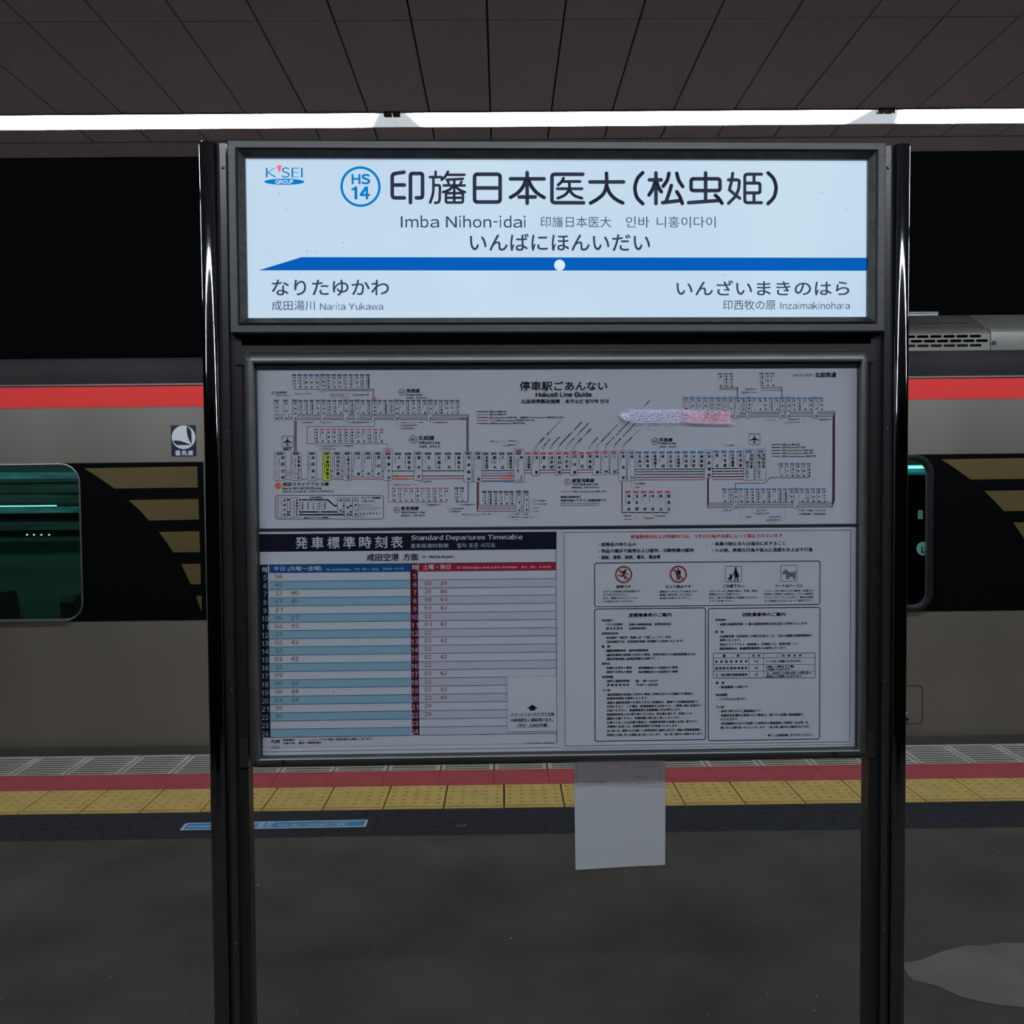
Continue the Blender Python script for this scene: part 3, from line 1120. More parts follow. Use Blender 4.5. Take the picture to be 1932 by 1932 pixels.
strokes('navy', (1080, 300), 4.6, 6.9, [
    [(152, 200), (443, 200)], [(295, 125), (295, 228), (270, 300), (215, 350), (157, 383), 'c'], [(297, 235), (325, 300), (375, 350), (437, 382), 'c'],
    [(610, 120), (568, 165), (547, 220), (543, 268), (560, 335), (610, 389), 'c'],
    [(667, 182), (770, 182)], [(724, 122), (724, 388)], [(718, 195), (696, 260), (664, 313), 'c'], [(731, 200), (748, 250), (771, 285), 'c'],
    [(837, 125), (822, 185), (786, 238), 'c'], [(905, 125), (922, 185), (957, 240), 'c'], [(858, 230), (840, 292), (812, 372), 'c'], [(782, 380), (930, 362)], [(905, 285), (932, 330), (953, 387), 'c'],
    rr(1029, 173, 1280, 275, 18), [(1155, 122), (1155, 368)], [(1008, 380), (1272, 361)], [(1240, 316), (1270, 345), (1297, 385), 'c'],
    [(1697, 122), (1740, 165), (1762, 220), (1765, 270), (1746, 335), (1697, 388), 'c']])
strokes('navy', (1080, 300), 4.6, 5.9, [
    [(1390, 126), (1380, 195), (1361, 268), (1400, 302), (1452, 342)], [(1352, 182), (1430, 182), (1443, 186), (1448, 200), (1442, 262), (1415, 325), (1354, 386)],
    [(1640, 133), (1515, 133), (1500, 139), (1495, 152), (1495, 362), (1500, 374), (1515, 380), (1640, 380)], [(1575, 133), (1575, 210)],
    [(1495, 210), (1612, 210), (1624, 215), (1627, 225), (1627, 282), (1624, 291), (1612, 295), (1495, 295)], [(1575, 295), (1575, 380)]])
t = SN.text
t('navy2#r', 'Imba Nihon-idai', 756.3, 406.7, 991.5, 429.8, .004)
t('navy3#c', '印旛日本医大', 1019.7, 408.4, 1153, 429.2, -.008)
t('navy3#k', '인바', 1180.6, 408.5, 1225, 429.6, -.008)
t('navy3#k', '니홍이다이', 1239, 408.5, 1350, 429.6, -.008)
t('navy2#h', 'いんばにほんいだい', 886.5, 441.0, 1226.6, 473.7, .009)
t('navy2#n', 'なりたゆかわ', 512.9, 527.6, 734, 558, .008)
t('navy2#n2', '成田湯川', 512.9, 567, 594, 585.8, .0)
t('navy2#n2', 'Narita Yukawa', 604, 571.2, 722.9, 584.8, .0)
t('navy2#i', 'いんざいまきのはら', 1276.2, 529, 1602.3, 557.5, .008)
t('navy2#i2', '印西牧の原', 1364.3, 566, 1463, 584.8, .0)
t('navy2#i2', 'Inzaimakinohara', 1472, 569.6, 1603, 583.3, .0)
SN.poly('blue', [(488, 510.2), (1640.5, 510.9), (1640.5, 486.4), (569.2, 485.2)], .0006)
SN.disc('dotw#d', 1055.8, 500.5, 10.3, .0012, 36)
SN.ring('cyan#n', 680.3, 352.3, 38, 4.6, .0009, 64)
t('cyan#n', 'HS', 663.4, 328.3, 698.4, 348, .03)
t('cyan#n', '14', 663.4, 352, 698, 376.3, .03)


def K8(x, y):
    return 480 + x / 7.728, 295 + y / 7.728


SN.poly('cyan', [K8(168, 167), K8(192, 167), K8(192, 307), K8(168, 307)])
SN.poly('cyan', [K8(192, 232), K8(300, 163), K8(315, 163), K8(212, 232), K8(322, 307), K8(292, 307), K8(192, 238)])
t('cyan', 'S', 480 + 393 / 7.728, 295 + 162 / 7.728, 480 + 515 / 7.728, 295 + 313 / 7.728, -.005)
for r_ in ((542, 167, 566, 307), (566, 167, 650, 178), (566, 229, 642, 239), (566, 298, 652, 307), (680, 167, 704, 309)):
    SN.poly('cyan', [K8(r_[0], r_[1]), K8(r_[2], r_[1]), K8(r_[2], r_[3]), K8(r_[0], r_[3])])
SN.poly('pink', [K8(327, 137), K8(334, 131), K8(393, 131), K8(399, 137), K8(368, 237), K8(358, 237)])
c_ = K8(438, 372)
SN.disc('cyan', c_[0], c_[1], 293 / 7.728, .0009, 48, 44 / 7.728)
t('dotw', 'GROUP', 480 + 306 / 7.728, 295 + 345 / 7.728, 480 + 569 / 7.728, 295 + 403 / 7.728, .02, lift=.0014)
for (x, y) in ((527, 366), (541, 393), (579, 474), (598, 477), (648, 458), (1550, 363), (1596, 396), (1366, 519)):
    SN.disc('navy3', x, y, .8, .0009, 6, 1.3)
M['s_navy'] = mat('name_ink', (.10, .11, .20, 1), .7, 0, .1)
M['s_navy2'] = mat('name_ink_soft', (.10, .16, .32, 1), .7, 0, .1)
M['s_navy3'] = mat('name_ink_thin', (.13, .28, .46, 1), .7, 0, .1)
M['s_blue'] = mat('band_blue', (.0, .03, .12, 1), .7, 0, .1, emit=(.0, .10, .44, 1), estr=1)
M['s_cyan'] = mat('ring_blue', (.0, .05, .12, 1), .7, 0, .1, emit=(.0, .18, .50, 1), estr=1)
M['s_pink'] = mat('mark_pink', (.6, .1, .2, 1), .4, emit=(.85, .10, .19, 1), estr=.9)
M['s_dot'] = mat('panel_white', (.35, .36, .38, 1), .4, emit=(.56, .70, .84, 1), estr=1)
NMS = {'blue': 'blue_band', 'cyan': 'operator_logo', 'cyan#n': 'station_number', 'pink': 'pink_mark', 'dotw': 'logo_lettering', 'dotw#d': 'band_dot',
       'navy2#r': 'roman_name', 'navy3#c': 'chinese_name', 'navy3#k': 'korean_name', 'navy2#h': 'kana_name', 'navy2#n': 'neighbour_name', 'navy2#n2': 'neighbour_subtitle',
       'navy2#i': 'neighbour_name', 'navy2#i2': 'neighbour_subtitle', 'navy3': 'scuff_marks'}
for k in list(SN.mb):
    if k.startswith('navy#'): NMS[k] = 'name_character'
for o in SN.build(panel, {'navy': M['s_navy'], 'navy2': M['s_navy2'], 'navy3': M['s_navy3'], 'blue': M['s_blue'], 'cyan': M['s_cyan'], 'pink': M['s_pink'], 'dotw': M['s_dot']}, NMS, False):
    if o.name.split('.')[0] in ('operator_logo', 'station_number', 'roman_name', 'chinese_name', 'korean_name', 'kana_name', 'neighbour_name', 'neighbour_subtitle', 'logo_lettering', 'scuff_marks'):
        o['kind'] = 'stuff'


MB().box(sL1 + .02, sR0 - .02, .030, .05, P(1045, 662)[1], oz0 + .01).build('gap_plate', M['black'], sign)
# display case -------------------------------------------------------
D_C = -.024
cx0 = (P(459, 850, D_C)[0] + P(466.5, 1380, D_C)[0]) / 2
cx1 = (P(1644, 780, D_C)[0] + P(1639, 1380, D_C)[0]) / 2
cz1 = (P(520, 661, D_C)[1] + P(1600, 655.8, D_C)[1]) / 2
cz0 = (P(520, 1451, D_C)[1] + P(1600, 1436.5, D_C)[1]) / 2
ix0 = (P(484, 780, -.006)[0] + P(490.5, 1380, -.006)[0]) / 2
ix1 = (P(1620, 750, -.006)[0] + P(1616.5, 1380, -.006)[0]) / 2
iz1 = (P(520, 686.5, -.006)[1] + P(1600, 683.5, -.006)[1]) / 2
iz0 = (P(520, 1427, -.006)[1] + P(1600, 1413, -.006)[1]) / 2
wl, wr, wt, wb = ix0 - cx0, cx1 - ix1, cz1 - iz1, iz0 - cz0
case = sign
# plate behind the case top
MB().box(P(445, 700)[0], P(1649, 700)[0], -.002, .03, P(450, 688)[1], (P(520, 652)[1] + P(1600, 649)[1]) / 2).build('back_plate', M['bar'], case)
for (px, a, b) in ((461, 1396, 1448), (1642, 1380, 1430)):
    x = P(px, 1420, 0)[0]
    MB().box(x - .010, x + .010, -.002, .03, P(px, b)[1], P(px, a)[1]).build('bracket', M['bar'], case)
W4 = [(wb), (wr), (wt), (wl)]


def case_ring(t, d, rad):
    # t 0 outer .. 1 inner, rounded outer corners
    x0, x1 = cx0 + wl * t, cx1 - wr * t
    z0, z1 = cz0 + wb * t, cz1 - wt * t
    r = max(rad, .0004)
    return [(x, d, z) for x, z in rrect(x0, z0, x1, z1, r, 6)]


rings = [(0, .045, .018), (0, -.003, .018), (.06, -.009, .017), (.16, -.0135, .015), (.32, -.0180, .012), (.52, -.0220, .008), (.74, -.0245, .004), (.92, -.0250, .0015), (1.0, -.0235, .0006), (1.0, .0, .0005)]
fm = MB().loft([case_ring(t_, d_, r_) for t_, d_, r_ in rings], caps=False)
M['steel_case'] = noise_mat('case_steel', (.22, .23, .22, 1), (.28, .29, .28, 1), 25, .40, 4, metal=.9, stretch=(.2, 1, .6), rough2=.48)
case_frame = fm.build('case_frame', M['steel_case'], case, smooth=True)
for (x, z, dx_, dz_) in ((cx0, cz0, wl, wb), (cx1, cz0, -wr, wb), (cx1, cz1, -wr, -wt), (cx0, cz1, wl, -wt)):
    # mitre joints
    v = []
    for t_, d_ in ((.10, -.0115), (.32, -.0184), (.60, -.0232), (.97, -.0247)):
        v.append((x + dx_ * t_, d_, z + dz_ * t_))
    pts = []
    for q in v:
        pts += [(q[0] - .0004 * (1 if dx_ > 0 else -1), q[1], q[2] + .0004 * (1 if dz_ > 0 else -1)), (q[0] + .0004 * (1 if dx_ > 0 else -1), q[1], q[2] - .0004 * (1 if dz_ > 0 else -1))]
    MB().add(pts, [(0, 1, 3, 2), (2, 3, 5, 4), (4, 5, 7, 6)]).build('mitre_joint', M['black'], case_frame)
for (px, py) in ((534, 1438.5), (1576, 1422.5)):
    x, z = P(px, py, -.027)
    b = MB().cyl((x, -.0210, z), .0072, 1, -.007, 20, .0054)
    b.cyl((x, -.0260, z), .0030, 1, -.001, 6)
    b.build('case_bolt', M['steel_dark'], case_frame, smooth=True)
# dark gasket line inside the frame top and sides
rail_set(ix0, ix1, iz0, iz1, [(0, .002), (0, -.012), (.0035, -.012), (.0035, .002)], 'gasket', M['black'], case, sides=(2,))
rail_set(ix0, ix1, iz0, iz1, [(0, .002), (0, -.006), (.0022, -.006), (.0022, .002)], 'trim_strip', M['steel'], case, sides=(0, 1, 3))
MB().box(ix0, ix1, .002, .045, iz0, iz1).build('backing_board', M['board'], case)
MB().box(cx0 + .01, cx1 - .01, .045, .05, cz0 + .01, cz1 - .01).build('case_back', M['steel_dark'], case)
zdiv = P(1045, 995.2, 0)[1]
MB().box(ix0, ix1, -.003, .001, zdiv - .0016, zdiv + .0016).build('divider', M['black'], case)
cover_m = glossy_pane('acrylic', (.97, .975, .98, 1), 1.22, .10, .35)
cover = MB().box(ix0 + .0005, ix1 - .0005, -.0105, -.0085, iz0 + .0005, iz1 - .0005).build('cover_pane', cover_m, case)
# scuffs on the cover, lamp reflection put into bright tinted flakes: pale left, pink right
rs = random.Random(11)
SMR = Sheet(lambda px, py: P(px, py, -.011), lambda a, b, l: (a, -.0107 - l, b))


def S5(x, y):
    return 1060 + x / 5.855, 670 + y / 5.855


def scuff_glare(key, x0, x1, top, bot, n, lift, ln=(18, 60), w=(.5, 1.4), ang=0):
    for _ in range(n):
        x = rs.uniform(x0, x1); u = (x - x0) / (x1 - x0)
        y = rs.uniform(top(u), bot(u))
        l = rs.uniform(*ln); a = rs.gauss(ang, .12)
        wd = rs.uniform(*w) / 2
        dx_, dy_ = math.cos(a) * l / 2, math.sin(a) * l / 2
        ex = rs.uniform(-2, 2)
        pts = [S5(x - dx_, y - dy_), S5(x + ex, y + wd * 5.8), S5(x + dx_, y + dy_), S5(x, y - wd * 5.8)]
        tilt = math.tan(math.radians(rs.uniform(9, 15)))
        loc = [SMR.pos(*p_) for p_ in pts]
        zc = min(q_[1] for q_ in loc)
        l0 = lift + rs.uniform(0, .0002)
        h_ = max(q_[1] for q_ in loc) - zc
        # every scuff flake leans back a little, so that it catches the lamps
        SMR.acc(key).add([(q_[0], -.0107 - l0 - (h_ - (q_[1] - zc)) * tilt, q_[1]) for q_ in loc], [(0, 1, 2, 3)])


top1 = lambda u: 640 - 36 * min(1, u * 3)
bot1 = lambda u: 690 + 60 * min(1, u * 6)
scuff_glare('lav', 655, 1290, top1, bot1, 1300, .0001, ln=(12, 42), w=(.3, .9))
scuff_glare('lav', 760, 1340, lambda u: 760, lambda u: 815, 90, .0001, ln=(8, 30), w=(.2, .7))
scuff_glare('lav', 690, 1440, lambda u: 600, lambda u: 615, 50, .0001, ln=(60, 140), w=(.2, .5))
scuff_glare('lav2', 1290, 1560, lambda u: 604 + 6 * u, lambda u: 740, 380, .0003, ln=(10, 40), w=(.3, .9))
scuff_glare('pnk', 1350, 1870, lambda u: 600 + 15 * u, lambda u: 745, 800, .0004, ln=(10, 45), w=(.3, .9))
scuff_glare('pnk', 1400, 1900, lambda u: 742, lambda u: 756, 60, .0004, ln=(60, 140), w=(.2, .6))
scuff_glare('lav2', 1490, 1820, lambda u: 772, lambda u: 818, 50, .0001, ln=(8, 30), w=(.2, .7))
M['lav'] = mat('glare_lavender', (.80, .76, .98, 1), .60, 1.0)
M['pnk'] = mat('glare_pink', (1, .55, .68, 1), .60, 1.0)
SMR.build(cover, {'lav': M['lav'], 'lav2': M['lav'], 'pnk': M['pnk']}, {'lav': 'pale_scuff_glare', 'lav2': 'pale_scuff_glare', 'pnk': 'pink_scuff_glare'})

# notice hanging under the case ----------------------------------------
ND = .058
def ncorner(px, py, d=ND): return P(px, py, d)
x0, zt = ncorner(1082, 1436); x1, _ = ncorner(1256, 1436)
hang = empty('hanging_notice', 'white paper notice in a clear sleeve hanging below the display case', 'notice', matrix=SIGN_M)
bl = ncorner(1086, 1642); br = ncorner(1255, 1632)
tl = ncorner(1083, 1400); tr = ncorner(1256, 1400)
n_ = 9
def sheetgrid(a, b, c, e, d, bend, nm, m_, lab=None, par=hang):
    vs, fs = [], []
    for j in range(n_ + 1):
        for i in range(n_ + 1):
            u, w = i / n_, j / n_
            x = (a[0] * (1 - u) + b[0] * u) * (1 - w) + (c[0] * (1 - u) + e[0] * u) * w
            z = (a[1] * (1 - u) + b[1] * u) * (1 - w) + (c[1] * (1 - u) + e[1] * u) * w
            vs.append((x, d + bend * (math.sin(math.pi * u) * .5 + .35 * w * w), z))
    for j in range(n_):
        for i in range(n_):
            k = j * (n_ + 1) + i
            fs.append((k, k + 1, k + n_ + 2, k + n_ + 1))
    o = MB().add(vs, fs).build(nm, m_, par, smooth=True, label=lab, fix=False)
    return o


def thin_paper(name, col, tr):
    m = mat(name, col, .7)
    nt = m.node_tree
    t_ = nt.nodes.new('ShaderNodeBsdfTranslucent'); t_.inputs[0].default_value = tr
    ad_ = nt.nodes.new('ShaderNodeAddShader')
    nt.links.new(nt.nodes['Principled BSDF'].outputs[0], ad_.inputs[0]); nt.links.new(t_.outputs[0], ad_.inputs[1])
    nt.links.new(ad_.outputs[0], nt.nodes['Material Output'].inputs['Surface'])
    return m


M['sheet_shade'] = thin_paper('sheet_shade', (.34, .33, .36, 1), (.25, .235, .265, 1))  # grey holds the shadow the case casts on the upper notice
M['sheet_white'] = thin_paper('sheet_white', (.66, .69, .75, 1), (.08, .08, .09, 1))
M['film'] = glossy_pane('clear_film', (.90, .90, .88, 1), 1.3, .15)
mid_l = ncorner(1084, 1484); mid_r = ncorner(1255.5, 1485.5)
sheetgrid(tl, tr, mid_l, mid_r, ND + .0016, .003, 'back_sheet', M['sheet_shade'], 'grey underside sheet with mirrored print')
sheetgrid(ncorner(1083.5, 1484), ncorner(1255.5, 1485.5), bl, br, ND, .004, 'lit_part', M['sheet_white'], 'blank white lower sheet')
sheetgrid(ncorner(1080.5, 1400), ncorner(1258.5, 1400), ncorner(1083, 1647), ncorner(1258, 1637), ND - .0012, .004, 'film_sleeve', M['film'])
NS_ = Sheet(lambda px, py: P(px, py, ND), lambda a, b, l: (a, ND - l + .0022, b))


def N9(x, y):
    return 1060 + x / 8.4, 1430 + y / 8.4


def mtext(s, x0, y0, x1, y1):
    a = N9(x0, y0); b = N9(x1, y1)
    pa_, pb_ = NS_.pos(a[0], (a[1] + b[1]) / 2)[0], NS_.pos(b[0], (a[1] + b[1]) / 2)[0]
    t_, w_ = NS_.pos(a[0], a[1])[1], NS_.pos(a[0], b[1])[1]
    NS_.quadtext('g', s, (pb_, w_), (pa_ - pb_, 0), (0, t_ - w_), .01, .0012, 1)


mtext('電車をご利用のお客様へお知らせします', 550, 95, 1500, 112)
mtext('運転時刻変更のお知らせ・ご案内', 960, 140, 1500, 162)
mtext('土・休日', 1320, 245, 1480, 262)
mtext('平日・土休日', 1155, 290, 1355, 318)
mtext('列車の時刻は変更になる場合があります', 1125, 395, 1480, 415)
mtext('ご迷惑をおかけいたします', 310, 370, 700, 398)
mtext('係員におたずねください　ご利用ありがとうございます', 340, 412, 1090, 430)
for x_ in (240, 1545):
    a = N9(x_, 60); b = N9(x_, 455)
    NS_.line('g', [a, b], .5, .0012)
M['faint'] = mat('faint_print', (.08, .08, .09, 1), .7)
NS_.build(hang, {'g': M['faint']}, {'g': 'mirrored_print'})
# ================================================================ posters in the case
C = {'k': 'ink', 'w': 'white_ink'}
for nm, c in {'crim': (120, 35, 60), 'dred': (95, 25, 35), 'red': (150, 62, 55), 'pinkt': (160, 70, 105), 'navyt': (45, 58, 98), 'blackt': (38, 40, 50),
              'redt': (165, 38, 48), 'bluet': (28, 92, 140), 'purp': (95, 75, 100), 'yel': (152, 162, 52), 'org': (180, 80, 52), 'gry': (92, 96, 104)}.items():
    M['c_' + nm] = mat('print_' + nm, rgb(*[.82 * q + .18 * sum(c) / 3 for q in c], k=1 / .40), .7, 0, .12)
    C[nm] = 'c_' + nm


def poster(name, label, cat, x0, y0, x1, y1, thick=.0016):
    t = empty(name, label, cat, matrix=SIGN_M)
    xa = (P(x0, y0)[0] + P(x0, y1)[0]) / 2; xb = (P(x1, y0)[0] + P(x1, y1)[0]) / 2
    za = (P(x0, y0)[1] + P(x1, y0)[1]) / 2; zb = (P(x0, y1)[1] + P(x1, y1)[1]) / 2
    MB().box(xa, xb, 0, thick, min(za, zb), max(za, zb)).build('sheet', M['paper'], t)
    return t


def newsheet():
    s = Sheet(lambda px, py: P(px, py, 0), lambda a, b, l: (a, -l, b))
    return s


ORG = {3: (470, 670, 5.8545), 4: (760, 670, 5.8545), 5: (1060, 670, 5.855), 6: (1310, 670, 5.8545)}


class Z:
    """print placed with coordinates read off an enlarged crop"""

    def __init__(self, sh, ox, oy, s):
        self.sh, self.o, self.s = sh, (ox, oy), s

    def c(self, x, y):
        return self.o[0] + x / self.s, self.o[1] + y / self.s

    def t(self, key, s, x0, y0, x1, y1, bold=.025, res=2, lift=.0009):
        a = self.c(x0, y0); b = self.c(x1, y1)
        self.sh.text(key, s, a[0], a[1], b[0], b[1], bold, lift, res)

    def l(self, key, pts, w, lift=.0005):
        self.sh.line(key, [self.c(*p) for p in pts], w / self.s, lift)

    def r(self, key, x0, y0, x1, y1, lift=.0004):
        a = self.c(x0, y0); b = self.c(x1, y1)
        self.sh.rect(key, a[0], a[1], b[0], b[1], lift)

    def box(self, key, x0, y0, x1, y1, r, w, fill=None, lift=.0007):
        a = self.c(x0, y0); b = self.c(x1, y1)
        self.sh.rbox(key, a[0], a[1], b[0], b[1], r / self.s, w / self.s, lift, fill)

    def circ(self, x, y, r, w, txt):
        a = self.c(x, y)
        self.sh.ring('k', a[0], a[1], r / self.s, w / self.s)
        h = r * .38
        self.t('k', txt, x - r * (.55 if len(txt) > 1 else .35), y - h, x + r * (.55 if len(txt) > 1 else .35), y + h, .03)

    def dot(self, x, y, r=6, w=2, key='k'):
        a = self.c(x, y)
        self.sh.disc(key, a[0], a[1], r / self.s, .0011, 10)
        self.sh.disc('w', a[0], a[1], (r - w) / self.s, .0013, 10)

    def v(self, key, s, xc, y0, y1, size, bold=.035):
        a = self.c(xc, y0); b = self.c(xc, y1)
        self.sh.vtext(key, s, a[0], a[1], b[1], size / self.s, bold)

    def d(self, key, s, x0, x1, y0, y1, bold=.03):
        a = self.c(x0, y0); b = self.c(x1, y1)
        self.sh.down(key, s, a[0], b[0], a[1], b[1], bold)

    def sl(self, key, s, x0, y0, x1, y1, h):
        self.sh.slant(key, s, self.c(x0, y0), self.c(x1, y1), h / self.s)


rm = poster('route_map_poster', 'wide white railway route map poster across the top of the display case', 'poster', 487.5, 688, 1620, 992.5)
rm_x0, rm_x1 = P(487.5, 840)[0], P(1619, 840)[0]
mp = newsheet()
Z3, Z4, Z5, Z6 = (Z(mp, *ORG[k]) for k in (3, 4, 5, 6))


def row_small(z, st, tag_y, txt_y, key, box_y=None, box_y2=None, w=46, size=22, tw=None, slope=0.0):
    """st: list of (tag left, code, name, romaji, boxed)"""
    for x, code, name, rom, bx in st:
        dy = slope * x
        t0, t1 = tag_y[0] + dy, tag_y[1] + dy
        y0, y1 = txt_y[0] + dy, txt_y[1] + dy
        ww = 58 if bx else w
        if bx:
            b0, b1 = box_y[0] + dy, box_y[1] + dy
            z.box('gry' if bx == 2 else 'k', x, b0, x + ww, b1, 5, 2.6, fill='w', lift=.0010)
            z.r(key, x + 5, t0, x + ww - 5, t1, .0011)
            if code: z.t('w', code, x + 10, t0 + 5, x + ww - 10, t1 - 5, 0, 1, .0014)
            y1 = box_y2 + dy if box_y2 else b1 - 12
            xc, xr = x + ww * .64, x + 10
        else:
            z.r(key, x, t0, x + ww, t1)
            if code: z.t('w', code, x + 6, t0 + 5, x + ww - 6, t1 - 5, 0, 1, .0008)
            xc, xr = x + ww * .70, x + 6
        mp_l = .0013
        a = z.c(xc, y0); b = z.c(xc, y1)
        z.sh.vtext('k', name, a[0], a[1], b[1], size / z.s, .048, .0014)
        rl = min(len(rom) * 10.5, (y1 - y0) * .97)
        a = z.c(xr - 2, y0); b = z.c(xr + 8, y0 + rl)
        z.sh.down('k', rom, a[0], b[0], a[1], b[1], .06, .0014)


# --- rows (left edge of each column in the crop it was read from)
row_small(Z3, [(474, 'KS65', 'ちはら台', 'Chiharadai', 0), (536, 'KS64', 'おゆみ野', 'Oyumino', 0), (599, 'KS63', '学園前', 'Gakuemmae', 0), (662, 'KS62', '大森台', 'Omoridai', 0),
               (725, 'KS61', '千葉寺', 'Chibadera', 0), (783, 'KS60', '千葉中央', 'Chiba-Chuo', 1), (850, 'KS59', '京成千葉', 'Keisei Chiba', 0), (912, 'KS58', '新千葉', 'Shin-Chiba', 0),
               (976, 'KS57', '西登戸', 'Nishi-Nobuto', 0), (1038, 'KS56', 'みどり台', 'Midoridai', 0), (1100, 'KS55', '京成稲毛', 'Keisei Inage', 0), (1163, 'KS54', '検見川', 'Kemigawa', 0),
               (1224, 'KS53', '京成幕張', 'Keisei Makuhari', 0), (1287, 'KS52', '京成幕張本郷', 'Keisei Makuharihongo', 0)],
          (210, 232), (240, 365), 'navyt', (205, 405), 395)
RB = [(272, 'SR01', '芝山千代田', 'Shibayama-Chiyoda', 2), (374, 'KS44', '東成田', 'Higashi-Narita', 2), (477, 'KS40', '京成成田', 'Keisei Narita', 1), (545, 'KS39', '公津の杜', 'Kozunomori', 0),
      (607, 'KS38', '宗吾参道', 'Sogosando', 0), (668, 'KS37', '京成酒々井', 'Keisei Shisui', 0), (733, 'KS36', '大佐倉', 'Osakura', 0), (790, 'KS35', '京成佐倉', 'Keisei Sakura', 1),
      (860, 'KS34', '京成臼井', 'Keisei Usui', 0), (920, 'KS33', 'ユーカリが丘', 'Yukarigaoka', 0), (982, 'KS32', '志津', 'Shizu', 0), (1040, 'KS31', '勝田台', 'Katsutadai', 1),
      (1107, 'KS30', '京成大和田', 'Keisei Owada', 0), (1165, 'KS29', '八千代台', 'Yachiyodai', 1), (1232, 'KS28', '実籾', 'Mimomi', 0), (1295, 'KS27', '京成大久保', 'Keisei Okubo', 0),
      (1353, 'KS26', '京成津田沼', 'Keisei Tsudanuma', 1), (1418, 'KS25', '谷津', 'Yatsu', 0), (1480, 'KS24', '船橋競馬場', 'Funabashikeibajo', 0), (1542, 'KS23', '大神宮下', 'Daijingushita', 0),
      (1600, 'KS22', '京成船橋', 'Keisei Funabashi', 1), (1665, 'KS21', '海神', 'Kaijin', 0), (1727, 'KS20', '京成西船', 'Keisei Nishifuna', 0), (1789, 'KS19', '東中山', 'Higashi-Nakayama', 0),
      (1850, 'KS18', '京成中山', 'Keisei Nakayama', 0), (1912, 'KS17', '鬼越', 'Onigoe', 0), (1968, 'KS16', '京成八幡', 'Keisei Yawata', 1), (2034, 'KS15', '菅野', 'Sugano', 0),
      (2096, 'KS14', '市川真間', 'Ichikawamama', 0), (2156, 'KS13', '国府台', 'Konodai', 0), (2216, 'KS12', '江戸川', 'Edogawa', 0), (2278, 'KS11', '京成小岩', 'Keisei Koiwa', 0)]
row_small(Z3, RB, (495, 515), (525, 648), 'navyt', (487, 725), 712)
Z3.r('pinkt', 1355, 468, 1408, 490, .0012)
row_small(Z3, [(x, c, n, r, 0) for x, c, n, r in
               [(717, 'SL23', '新津田沼', 'Shin-Tsudanuma'), (781, 'SL22', '前原', 'Maebara'), (848, 'SL21', '薬園台', 'Yakuendai'), (913, 'SL20', '習志野', 'Narashino'), (978, 'SL19', '北習志野', 'Kita-Narashino'),
                (1043, 'SL18', '高根木戸', 'Takanekido'), (1109, 'SL17', '高根公団', 'Takanekodan'), (1175, 'SL16', '滝不動', 'Takifudo'), (1240, 'SL15', '三咲', 'Misaki'), (1306, 'SL14', '二和向台', 'Futawamukodai'),
                (1370, 'SL13', '鎌ヶ谷大仏', 'Kamagayadaibutsu'), (1436, 'SL12', '初富', 'Hatsutomi')]], (815, 832), (843, 965), 'pinkt')
row_small(Z4, [(x, c, n, r, 0) for x, c, n, r in
               [(-123, 'SL10', '北初富', 'Kita-Hatsutomi'), (-58, 'SL09', 'くぬぎ山', 'Kunugiyama'), (6, 'SL08', '元山', 'Motoyama'), (70, 'SL07', '五香', 'Goko'), (134, 'SL06', '常盤平', 'Tokiwadaira'),
                (198, 'SL05', '八柱', 'Yabashira'), (262, 'SL04', 'みのり台', 'Minoridai'), (326, 'SL03', '松戸新田', 'Matsudoshinden'), (392, 'SL02', '上本郷', 'Kamihongo'), (455, 'SL01', '松戸', 'Matsudo')]],
          (1465, 1482), (1492, 1615), 'pinkt')
row_small(Z4, [(570, 'KS51', '京成金町', 'Keisei Kanamachi', 0), (630, 'KS50', '柴又', 'Shibamata', 0)], (1460, 1480), (1490, 1612), 'blackt')
row_small(Z4, [(878, 'KS08', 'お花茶屋', 'Ohanajaya', 0), (938, 'KS07', '堀切菖蒲園', 'Horikirishobuen', 0), (998, 'KS06', '京成関屋', 'Keisei Sekiya', 0), (1058, 'KS05', '千住大橋', 'Senjuohashi', 0),
               (1118, 'KS04', '町屋', 'Machiya', 0), (1178, 'KS03', '新三河島', 'Shin-Mikawashima', 0), (1250, 'KS02', '日暮里', 'Nippori', 1), (1331, 'KS01', '京成上野', 'Keisei Ueno', 1)],
          (1500, 1522), (1530, 1650), 'blackt', (1492, 1735), 1722)
row_small(Z5, [(x, c, n, r, 0) for x, c, n, r in
               [(697, 'A06', '高輪台', 'Takanawadai'), (785, 'A05', '五反田', 'Gotanda'), (873, 'A04', '戸越', 'Togoshi'), (961, 'A03', '中延', 'Nakanobu'), (1050, 'A02', '馬込', 'Magome'), (1138, 'A01', '西馬込', 'Nishi-magome')]],
          (1500, 1524), (1540, 1715), 'redt', w=62, size=34)
